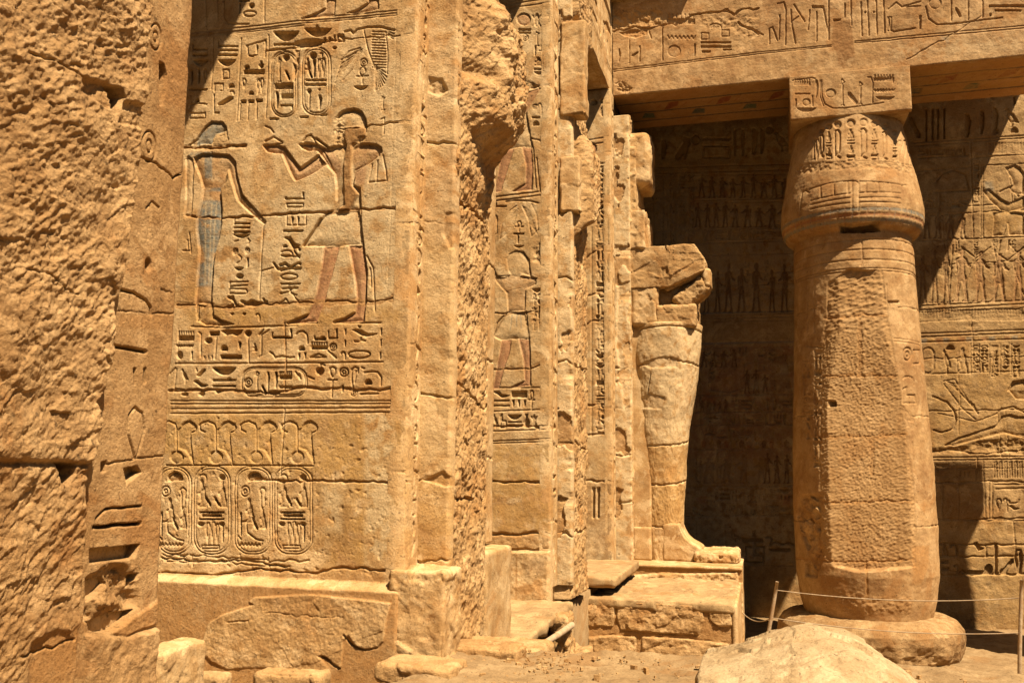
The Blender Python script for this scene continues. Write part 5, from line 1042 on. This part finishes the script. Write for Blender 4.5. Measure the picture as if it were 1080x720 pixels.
for x in (175, 186, 448, 462, 478): glyph(K, ZC, 'was' if x % 2 else 'oreed', x-7, 258 if x < 300 else 262, x+7, 325 if x < 300 else 338, 0.035, 1.4)
for y in (338, 345): K.stroke(ZC, [(150, y+6), (230, y-2), (300, y-8), (380, y-6), (460, y+3), (486, y+8)], 1.0, 0.016)
K.patch(ZC, [(120, 345), (300, 335), (480, 350), (480, 372), (300, 358), (110, 378)], -0.01, 0.03, None, soft=2, fr=14)
strokes(K, ZC, [[(132, 500), (138, 430), (148, 422), (160, 430)], [(160, 420), (225, 400), (290, 393), (300, 392)], [(296, 488), (296, 395), (308, 393), (318, 400), (316, 488)], [(455, 485), (455, 408), (468, 405), (472, 480)], [(165, 455), (290, 432)], [(165, 468), (290, 446)], [(165, 482), (290, 462)], [(320, 430), (450, 432)], [(320, 446), (450, 448)], [(320, 460), (450, 464)], [(195, 410), (197, 446)], [(238, 402), (240, 438)], [(282, 396), (283, 430)], [(340, 395), (340, 428)], [(380, 396), (382, 430)], [(420, 400), (422, 432)], [(320, 394), (450, 406)]], 1.3, 0.020)
for z, c, w_ in ((6.46, BLUE, 3.6), (6.36, RED, 3.2), (6.26, BLUE, 3.2)): K.stroke(None, [(-2.6, z), (2.6, z)], w_, 0.008, 0, c, 0.7)
for k in range(40):
    t = -2.4+k*0.12; K.stroke(None, [(t, 6.19), (t+0.05, 6.5)], 1.2, 0.008, 0, (RED, BLUE, OCHRE)[k % 3], 0.4)
K.sunk(ZC, [(255, 528), (300, 532), (380, 520), (384, 552), (330, 556), (258, 556)], 0.34)
for z in (5.92, 5.72, 5.52, 5.35, 5.3): K.stroke(None, [(-3.2, z), (3.2, z)], 1.4, 0.018)
K.joint(ZC, [(325, 560), (330, 640), (322, 660)], 1.2, 0.02, 0.5)
# left edge signs, right edge signs
strokes(K, ZS, [[(188, 0), (186, 125)], [(212, 0), (212, 125)], [(262, 0), (262, 110)], [(190, 140), (186, 182)], [(212, 140), (212, 180)], [(180, 232), (245, 240)], [(244, 240), (240, 380), (232, 700)]], 1.3, 0.02)
column_text(K, ZS, 210, 240, 250, 700, 34, 0.03, 1.4); column_text(K, ZS, 165, 200, 270, 560, 60, 0.02, 1.2)
glyphs(K, ZS, [('ring', 550, 240, 582, 288), ('box', 588, 250, 612, 300), ('hook', 550, 348, 590, 382), ('throne', 545, 390, 600, 450), ('bar', 492, 62, 535, 70), ('bird', 540, 460, 590, 540)], d=0.03, w=1.8)
strokes(K, ZS, [[(486, 0), (490, 120)], [(515, 215), (612, 232)], [(515, 205), (612, 222)], [(575, 480), (600, 540)], [(585, 600), (590, 700)]], 1.3, 0.018)
panel = [(263, -6), (288, -20), (340, -60), (420, -55), (470, -60), (485, 60), (492, 120), (520, 280), (545, 420), (560, 560), (590, 760), (600, 930), (598, 1070), (470, 1085), (380, 1090), (290, 1070), (235, 1020), (228, 830), (236, 600), (240, 420), (245, 180), (262, 110)]
q = K.map(panel, ZS); dd, ins = K.dist(q, (slice(None), slice(None)), True); sdp = np.where(ins, dd, -dd)
PM = sst(-0.012, 0.02, sdp); K.K *= 1-PM; K.tint((slice(None), slice(None)), 0.55*PM, (0.345, 0.20, 0.075))
fine = hack(K.uu, K.vv, 92, 0.036, 0.014, 0.5, 1.5)
coarse = hack(K.uu, K.vv, 93, 0.07, 0.035, 0.25, 1.8)
topz = sst(4.05, 4.2, K.vv)
for p in ([(250, 128), (320, 126), (400, 112), (490, 118)], [(246, 350), (330, 345), (520, 345)], [(235, 580), (420, 575), (560, 570)]): K.joint(ZS, p, 1.2, 0.014, 0.8, 4)
for p in ([(385, 130), (388, 340)], [(440, 590), (438, 720)]): K.stroke(ZS, p, 5, 0.01, 0.6, MORTAR, 0.5)
K.sunk(ZS, [(262, 440), (285, 440), (288, 462), (264, 464)], 0.12)
for p in ([(262, 148), (380, 150), (440, 146), (545, 145)], [(165, 322), (250, 330), (400, 342), (550, 330)], [(400, 335), (404, 440)], [(405, 440), (410, 500)]): K.joint(ZB, p, 1.1, 0.018, 0.7, 3)
K.patch(ZB, [(548, 285), (600, 285), (598, 340), (575, 405), (545, 410)], 0.0, 0.0, MORTAR, 0.85, 2)
K.patch(ZB, [(290, 425), (330, 430), (450, 445), (545, 440), (540, 500), (290, 480)], 0.0, 0.02, MORTAR, 0.4, 3)
K.patch(ZB, [(190, 130), (262, 125), (262, 190), (255, 260), (262, 320), (245, 385), (205, 380), (215, 300), (182, 190)], -0.05, 0.06, None, soft=2.5, fr=6)
q9 = K.map([(190, 130), (262, 125), (262, 190), (255, 260), (262, 320), (245, 385), (205, 380), (215, 300), (182, 190)], ZB); s9 = K.reg(q9, .02); i9 = K.dist(q9, s9, True)[1]; K.B[s9] += i9*facet(K.uu[s9], K.vv[s9], 96, 0.22, 0.045)
for z in (4.62, 2.55, 0.52): K.joint(None, [(-3.6, z), (-.9, z+.03)], 1.2, 0.02, 0.6); K.joint(None, [(.75, z), (3.6, z+.03)], 1.2, 0.02, 0.6)
th0 = float(K.map([(405, 420)], ZS)[0][0])/K.Rm
def flat(s, th, R):
    c = np.clip(np.cos(th-th0), 0.3, 1); base = s.rad(s.vv)
    fl = np.minimum(base*(0.845+0.10*sst(2.6, 4.4, s.vv))/c, base)-0.012
    inset = fl+0.9*fine*(1-topz)+0.5*coarse*topz+(s.B*0.4)-s.K
    return R*(1-PM)+PM*np.minimum(inset, R+0.05)
K.build('shaft', M['far'], co, 0.35, flat, (6.11, 'capital'))
ab = block('abacus', 0.76, 2.97, 18.14, 20.28, 8.46, 9.345, M['far'], co, 0.1, 0.02, 0.01, 2, 4, seed=34)
h = faceY(18.12, 0.74, 2.99, 8.44, 9.352, 0.009, seed=94, rough=0.012, warp=0.006)
glyphs(h, R5, [('mn', 318, 462, 412, 498), ('bar', 325, 545, 412, 552), ('stick', 322, 578, 336, 626), ('disc', 366, 576, 414, 620), ('neb', 334, 632, 448, 656), ('reed', 436, 465, 460, 572), ('disc', 502, 518, 562, 572), ('was', 585, 462, 620, 618), ('wedge', 632, 540, 688, 608), ('was', 690, 480, 724, 610), ('mn', 784, 450, 890, 474), ('water', 786, 526, 888, 538), ('neb', 808, 566, 888, 588)], d=0.028, w=1.2)
strokes(h, R5, [[(748, 452), (766, 452), (778, 480), (776, 600)], [(478, 470), (480, 560), (498, 608), (545, 632), (620, 632), (760, 612), (840, 600)], [(470, 470), (470, 560), (490, 618)], [(425, 560), (428, 620)], [(310, 470), (420, 455), (440, 460)]], 1.3, 0.02)
glyphs(h, R6, [('water', 14, 522, 130, 534), ('neb', 20, 566, 132, 588), ('stick', 116, 455, 128, 485), ('mn', 8, 440, 126, 474)], d=0.028, w=1.2)
h.edge('b', 0.03, 0.09, 6); h.edge('r', 0.01, 0.04, 7); h.edge('l', 0.01, 0.04, 8); h.build('inscribed_face', M['far'], ab, 0.08, 0.4)
# second column, its shadow falls on the gallery wall
c2 = thing('column', (6.95, CY, -1.9), 'shorter column under a bare square block, just right of the picture', 'column', 'columns of the gallery')
lathe('shaft', 6.95, CY, [(r*0.93, z) for z, r in prof if z < 6.0]+[(0.98, 6.9), (0.02, 6.9)], M['far'], c2, 64, 9, 0.03, 2, 0.12)
block('abacus', 5.62, 7.74, 18.15, 20.25, 6.86, 7.84, M['far'], c2, 0.1, 0.03, 0.03, 2, 4, seed=35)
lathe('base_disc', 6.95, CY, [(1.58, -1.95), (1.68, -1.7), (1.64, -1.48), (1.45, -1.40), (0.9, -1.40)], M['rough'], c2, 64, 8, 0.04, 2, 0.1)

# ------------------------------------------------------------------ the gallery wall behind the column
gw = thing('gallery_wall', (1.5, 22.6, -1.9), 'tall back wall covered in rows of carved figures, half in deep shade', 'wall')
block('wall_core', -9.2, 14, 22.66, 23.6, -1.95, 11.57, M['wall'], gw, 0.6, 0.01, 0.0)
h = faceY(22.6, -3.7, 6.6, -1.95, 10.6, 0.0145, seed=95, rough=0.014, warp=0.012)
R7 = (940, 80, 2.77); R8 = (940, 320, 2.25); R9 = (660, 100, 2.88); R10 = (660, 340, 2.77)
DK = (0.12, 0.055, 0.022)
def ticks(f, x0, x1, y0, y1, st_, d=0.02):
    x = x0
    while x < x1: h.stroke(f, [(x, y1), (x, y0+2), (x+st_*.4, y0), (x+st_*.5, y1)], 1.0, d); x += st_
strokes(h, PX, [[(655, y+0.10*(845-655)*-0.0), (845, y-3)] for y in (336, 340, 362, 368, 215, 186, 208)], 1.2, 0.018)
# right of the column, lit part
glyphs(h, R7, [('stick', 98, 100, 106, 190), ('stick', 116, 98, 124, 188), ('stick', 132, 96, 140, 186), ('stick', 150, 95, 158, 185), ('wedge', 50, 120, 84, 180), ('reed', 210, 110, 232, 180), ('reed', 255, 100, 272, 170), ('reed', 292, 92, 312, 172), ('bird', 330, 95, 372, 150), ('bar', 296, 158, 312, 168), ('bread', 350, 150, 370, 166), ('stick', 355, 60, 364, 85)], d=0.06, w=1.8)
strokes(h, R7, [[(60, 205), (388, 182)], [(60, 195), (388, 175)], [(235, 240), (388, 230)], [(80, 388), (388, 372)], [(80, 482), (388, 470)], [(80, 672), (388, 655)], [(80, 684), (388, 666)], [(232, 200), (240, 470)], [(262, 260), (262, 470)], [(268, 260), (268, 470)]], 1.3, 0.022)
ticks(R7, 285, 388, 196, 226, 9); ticks(R7, 82, 388, 690, 714, 8)
h.fig(R7, [(335, 272), (358, 262), (376, 268), (388, 290), (388, 345), (370, 345), (352, 340), (345, 325), (358, 318), (350, 295)], 0.05, 0.06)
h.fig(R7, [(268, 335), (285, 330), (320, 360), (345, 372), (388, 352), (388, 385), (345, 398), (320, 392), (285, 360)], 0.045, 0.06, OCHRE, 0.25)
h.fig(R7, [(298, 400), (330, 395), (388, 402), (388, 465), (345, 465), (340, 430), (330, 465), (296, 468), (300, 430)], 0.045, 0.06)
strokes(h, R7, [[(335, 270), (362, 260), (388, 286)], [(318, 338), (345, 325), (372, 352)], [(320, 480), (312, 520), (340, 540), (388, 500)], [(345, 480), (340, 510)]], 1.5, 0.04)
h.paint(R7, [(272, 310), (295, 308), (300, 335), (275, 340)], BLUE, 0.5, 2); h.paint(R7, [(270, 395), (388, 380), (388, 455), (272, 465)], OCHRE, 0.45, 4, 0.4)
walkers(h, R7, 180, 400, 488, 660, 4, 0.03, True, SKIN, 0.35); walkers(h, R7, 75, 180, 500, 665, 3, 0.03, True, DK, 0.5); strokes(h, R7, [[(205, 500), (245, 530)], [(250, 520), (215, 610)], [(300, 500), (330, 640)], [(345, 490), (388, 540)], [(360, 560), (388, 640)], [(180, 495), (170, 640)], [(240, 540), (290, 500)]], 1.2, 0.03)
for x in (186, 240, 296, 350): column_text(h, R7, x, x+14, 478, 520, 12, 0.025, 0.9)
row_text(h, R7, 80, 225, 360, 385, 0.03, 0.9); walkers(h, R7, 85, 225, 395, 475, 4, 0.03, False, DK, 0.5); column_text(h, R7, 240, 258, 250, 380, 16, 0.03, 0.9)
strokes(h, R7, [[(130, 310), (150, 285), (180, 275), (215, 290), (225, 330)], [(125, 340), (228, 335)], [(140, 340), (140, 460)], [(80, 240), (225, 232)]], 1.8, 0.03)
row_text(h, R7, 78, 225, 212, 232, 0.03, 1.0)
# middle bands on the lit side
ticks(R8, 70, 315, 14, 36, 7); strokes(h, R8, [[(60, 44), (315, 30)], [(60, 72), (315, 62)], [(60, 92), (315, 84)], [(60, 168), (315, 160)], [(60, 80), (315, 70)]], 1.3, 0.02)
for k in range(14): h.paint(R8, [(70+k*18, 84-k*.6), (84+k*18, 83-k*.6), (84+k*18, 93-k*.6), (70+k*18, 94-k*.6)], (BLUE, OCHRE, RED)[k % 3], 0.5, .6)
for k, x in enumerate((192, 212, 236, 262, 288)): column_text(h, R8, x, x+18, 100, 166, 17, 0.035, 1.1); h.stroke(R8, [(x-3, 96), (x-3, 168)], 1.0, 0.02)
cartouche(h, R8, 72, 105, 102, 166, 1.2, 0.02); glyphs(h, R8, [('bird', 122, 108, 142, 165), ('seated', 158, 104, 182, 166), ('bread', 130, 98, 150, 110)], d=0.04, w=1.3)
arm_ = [(128, 334), (160, 318), (200, 305), (250, 288), (262, 268), (280, 262), (300, 268), (330, 268), (330, 315), (290, 312), (268, 305), (215, 318), (150, 338)]
h.fig(R8, arm_, 0.045, 0.06); h.stroke(R8, [(128, 336), (200, 322), (268, 306), (330, 320)], 1.4, 0.035)
h.sunk(R8, [(280, 205), (290, 188), (315, 184), (330, 190), (330, 228), (295, 226)], 0.08, 0.6, 0.05); h.stroke(R8, [(278, 206), (290, 186), (330, 180)], 1.8, 0.05)
h.stroke(R8, [(98, 220), (132, 234), (150, 255), (155, 278), (146, 298), (120, 306), (100, 300)], 1.6, 0.04)
h.stroke(R8, [(250, 262), (262, 250), (290, 245), (315, 258)], 1.5, 0.035)
for k in range(10): h.stroke(R8, [(132+7*k, 185+6*k), (148+6.5*k, 190+8*k)], 1.2, 0.025)
strokes(h, R8, [[(124, 184), (150, 180), (205, 262)], [(124, 190), (170, 250), (200, 275)], [(110, 260), (200, 280), (250, 262)], [(160, 240), (160, 310)]], 1.0, 0.02)
h.patch(R8, [(95, 345), (180, 338), (210, 325), (315, 322), (315, 358), (200, 350), (95, 356)], -0.03, 0.06, None, soft=2, fr=6, clear=False)
for p in ([(60, 352), (140, 346), (200, 356), (315, 350)], [(60, 424), (315, 422)], [(60, 512), (315, 510)], [(60, 570), (315, 572)], [(60, 600), (315, 598)], [(60, 645), (315, 642)], [(225, 572), (226, 600)], [(205, 370), (200, 420)]): h.joint(R8, p, 1.6, 0.03, 0.5)
strokes(h, R8, [[(60, 366), (315, 362)], [(60, 372), (315, 369)], [(218, 374), (224, 505)], [(232, 420), (232, 508)], [(240, 420), (240, 508)], [(245, 430), (315, 428)], [(248, 440), (315, 438)], [(122, 424), (122, 508)], [(160, 424), (160, 508)]], 1.3, 0.022)
row_text(h, R8, 248, 315, 462, 492, 0.04, 1.3); ticks(R8, 245, 315, 374, 412, 12, 0.03); row_text(h, R8, 64, 220, 378, 415, 0.02, 1.0)
glyphs(h, R8, [('quail', 195, 566, 220, 586), ('stick', 244, 572, 254, 642), ('bar', 180, 634, 236, 642), ('dot', 222, 618, 240, 642), ('dot', 258, 628, 275, 642), ('slash', 268, 606, 290, 634), ('oreed', 292, 582, 312, 642), ('reed', 300, 590, 312, 640), ('snake', 150, 620, 200, 642), ('seated', 120, 568, 134, 598), ('hook', 140, 570, 156, 598), ('bar', 120, 610, 134, 616), ('bar', 118, 626, 136, 632)], d=0.09, w=1.8)
h.paint(R8, [(95, 100), (315, 90), (315, 350), (95, 350)], OCHRE, 0.35, 8, 0.45); h.paint(R8, [(60, 515), (315, 512), (315, 770), (60, 770)], OCHRE, 0.3, 8, 0.4)
h.paint(R9, [(90, 100), (515, 90), (515, 660), (90, 660)], PALE, 0.5, 4, 0.5); h.paint(R10, [(170, 60), (490, 55), (490, 700), (170, 700)], PALE, 0.5, 4, 0.48); h.paint(R10, [(170, 60), (490, 55), (490, 400), (170, 400)], RED, 0.5, 4, 0.55)
# shaded part, left of the column
glyphs(h, R9, [('disc', 198, 120, 228, 150), ('slash', 150, 130, 195, 195), ('reed', 170, 125, 190, 195), ('bar', 235, 130, 315, 138), ('box', 235, 155, 315, 190), ('stick', 326, 105, 338, 185), ('stick', 350, 105, 362, 185), ('reed', 378, 100, 400, 180), ('reed', 405, 100, 422, 178), ('dot', 425, 95, 448, 118), ('bird', 450, 110, 498, 170), ('reed', 100, 135, 125, 195)], d=0.07, w=2.0)
walkers(h, R9, 215, 500, 236, 312, 9, 0.05, True, DK, .7); walkers(h, R9, 205, 345, 322, 402, 5, 0.05, True, DK, .7); walkers(h, R9, 350, 500, 330, 402, 4, 0.05, False, DK, .7)
for x in (130, 160, 188): column_text(h, R9, x, x+20, 240, 440, 22, 0.04, 1.1)
for x in (235, 300, 360, 420, 470): column_text(h, R9, x, x+16, 500, 570, 16, 0.04, 1.0)
row_text(h, R9, 240, 500, 590, 606, 0.03, 0.9)
for x, y in ((180, 90), (240, 110), (200, 160), (230, 240), (420, 150), (300, 310), (200, 390), (360, 480)): column_text(h, R10, x, x+20, y, y+90, 18, 0.04, 1.0)
walkers(h, R9, 228, 330, 500, 660, 3, 0.06, True, DK, 0.7); walkers(h, R9, 330, 420, 490, 660, 2, 0.06, True, DK, 0.7); walkers(h, R9, 425, 500, 510, 660, 2, 0.06, False, DK, 0.7); row_text(h, R9, 235, 490, 412, 440, 0.04, 1.2)
for y in (215, 232, 318, 408, 448, 486, 578, 660, 668): h.stroke(R9, [(90, y+6), (515, y-6)], 1.3, 0.022)
h.stroke(R9, [(90, 668), (515, 656)], 2.0, 0.01, 0, BLUE, 0.6); h.stroke(R10, [(215, 62), (490, 56)], 2.0, 0.01, 0, BLUE, 0.6)
strokes(h, R9, [[(80, 110), (85, 470)], [(112, 250), (112, 470)], [(150, 250), (150, 440)]], 1.4, 0.03)
for x in (225, 300, 330, 385, 415): column_text(h, R10, x, x+26, 72, 130, 24, 0.035, 1.2)
h.fig(R10, [(290, 120), (320, 95), (345, 110), (350, 190), (300, 205), (240, 195), (270, 150)], 0.04, 0.06, RED, 0.3); h.fig(R10, [(430, 100), (470, 90), (485, 220), (440, 240), (420, 180)], 0.04, 0.06, DK, 0.3)
for y, d in ((212, .03), (262, .03), (300, .025), (370, .03), (480, .03), (565, .03)): h.joint(R10, [(170, y), (330, y-2), (490, y-4)], 1.6, d, 0.4)
for x in (265, 350, 440): h.joint(R10, [(x, 370), (x, 480)], 1.4, 0.03, 0.3)
row_text(h, R10, 310, 480, 222, 255, 0.035, 1.2); row_text(h, R10, 240, 430, 312, 338, 0.03, 1.2); walkers(h, R10, 215, 420, 380, 470, 4, 0.03, False, DK, 0.3)
for a in ('leg', 370, 610, 400, 680), ('bar', 340, 630, 400, 640), ('snake', 410, 625, 490, 650), ('bar', 420, 660, 480, 668), ('box', 350, 655, 402, 700), ('bird', 300, 610, 335, 640): glyph(h, R10, *a, d=0.08, w=2.0)
walkers(h, R10, 215, 330, 72, 130, 4, 0.04, True, DK, .8); walkers(h, R10, 340, 420, 135, 208, 3, 0.04, False, DK, .8); walkers(h, R10, 215, 300, 222, 262, 5, 0.04, True, DK, .8)
walkers(h, R10, 400, 485, 380, 470, 3, 0.04, True, DK, .8); row_text(h, R10, 215, 480, 268, 296, 0.04, 1.1); row_text(h, R10, 215, 480, 485, 520, 0.04, 1.2); row_text(h, R10, 190, 480, 532, 560, 0.03, 1.0)
for x in range(220, 480, 22): h.fig(R10, [(x, 350), (x+8, 342), (x+15, 350), (x+12, 366), (x+3, 366)], 0.03, 0.04, (DK, RED, OCHRE)[x % 3], 0.7)
for k in range(26): x = h.rng.uniform(180, 480); y = h.rng.uniform(70, 560); w9 = h.rng.uniform(14, 45); h.paint(R10, [(x, y), (x+w9, y-3), (x+w9*.9, y+w9*.7), (x+3, y+w9*.6)], (PALE, OCHRE, RED, PALE)[k % 4], 0.7, 3, 0.42)
for k in range(26): x = h.rng.uniform(100, 500); y = h.rng.uniform(200, 640); w9 = h.rng.uniform(14, 45); h.paint(R9, [(x, y), (x+w9, y-3), (x+w9*.9, y+w9*.7), (x+3, y+w9*.6)], (PALE, OCHRE, RED, PALE)[k % 4], 0.6, 3, 0.42)
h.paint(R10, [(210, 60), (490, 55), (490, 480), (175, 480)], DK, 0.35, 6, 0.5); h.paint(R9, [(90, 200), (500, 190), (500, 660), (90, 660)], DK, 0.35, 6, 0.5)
for z in (8.6, 7.5, 6.3, 5.2, 4.1, 2.9, 1.6, 0.45, -0.7): h.joint(None, [(-3.7, z), (-1, z+.02), (2, z-.01), (6.6, z+.02)], 1.1, 0.022, 0.4)
for k in range(40): x = h.rng.uniform(-3.6, 6.5); z = (8.6, 7.5, 6.3, 5.2, 4.1, 2.9, 1.6, 0.45)[k % 8]; h.joint(None, [(x, z), (x+.02, z-1.05)], 1.0, 0.02, 0.3)
h.B -= 0.02*np.clip(fbm(h.uu*2.2, h.vv*2.2, 98, 5)-0.25, 0, 1)*3
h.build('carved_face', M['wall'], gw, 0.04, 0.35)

# the far sides of the open court, which close off the low sky
tag(block('court_wall', 34, 35.5, -40, 30, -2, 13, M['far'], None, 1.5, 0.05, 0.0), 'plain high wall closing the court, far outside the picture to the right', 'wall')
tag(block('court_wall', -30, 35, -42, -40.5, -2, 13, M['far'], None, 1.5, 0.05, 0.0), 'plain high wall closing the court, outside the picture behind the viewer', 'wall')

# ------------------------------------------------------------------ rope barrier before the column
def stake(a, b, label):
    return tag(tube('stake', [a+(b-a)*t+np.array([0.012*math.sin(3*t+a[0]), 0, 0]) for t in np.linspace(0, 1, 9)], np.linspace(0.034, 0.028, 9), M['wood'], None, 10), label, 'stake', 'stakes of the rope barrier')
s1t = on(819.5, 613, 1, 15.5); s1f = np.array([-0.16, 15.62, -1.93]); stake(s1f, s1t, 'leaning wooden stake at the left end of the rope barrier')
s2t = on(1077, 611, 1, 16.98); s2f = np.array([3.96, 16.98, -1.93]); stake(s2f, s2t, 'upright wooden stake at the right end of the rope barrier')
def rope(pts, label):
    P = []
    for i in range(len(pts)-1):
        for t in np.linspace(0, 1, 12, endpoint=(i == len(pts)-2)): P.append(pts[i]*(1-t)+pts[i+1]*t)
    P = np.array(P); n = len(P); t = np.linspace(0, 1, n); P[:, 2] -= 0.10*4*t*(1-t)
    return tag(tube('rope', P, 0.0085, M['rope'], None, 6), label, 'rope', 'ropes of the barrier')
rope([on(819, 622, 1, 15.5), on(1076, 630, 1, 16.98)], 'upper pale rope stretched between the two stakes')
rope([on(813.5, 651, 1, 15.53), on(1076, 667, 1, 16.98)], 'lower pale rope stretched between the two stakes')
rope([on(813.5, 651, 1, 15.53), np.array([-0.40, 17.0, -0.98])], 'short pale rope running back from the leaning stake to the masonry wall')
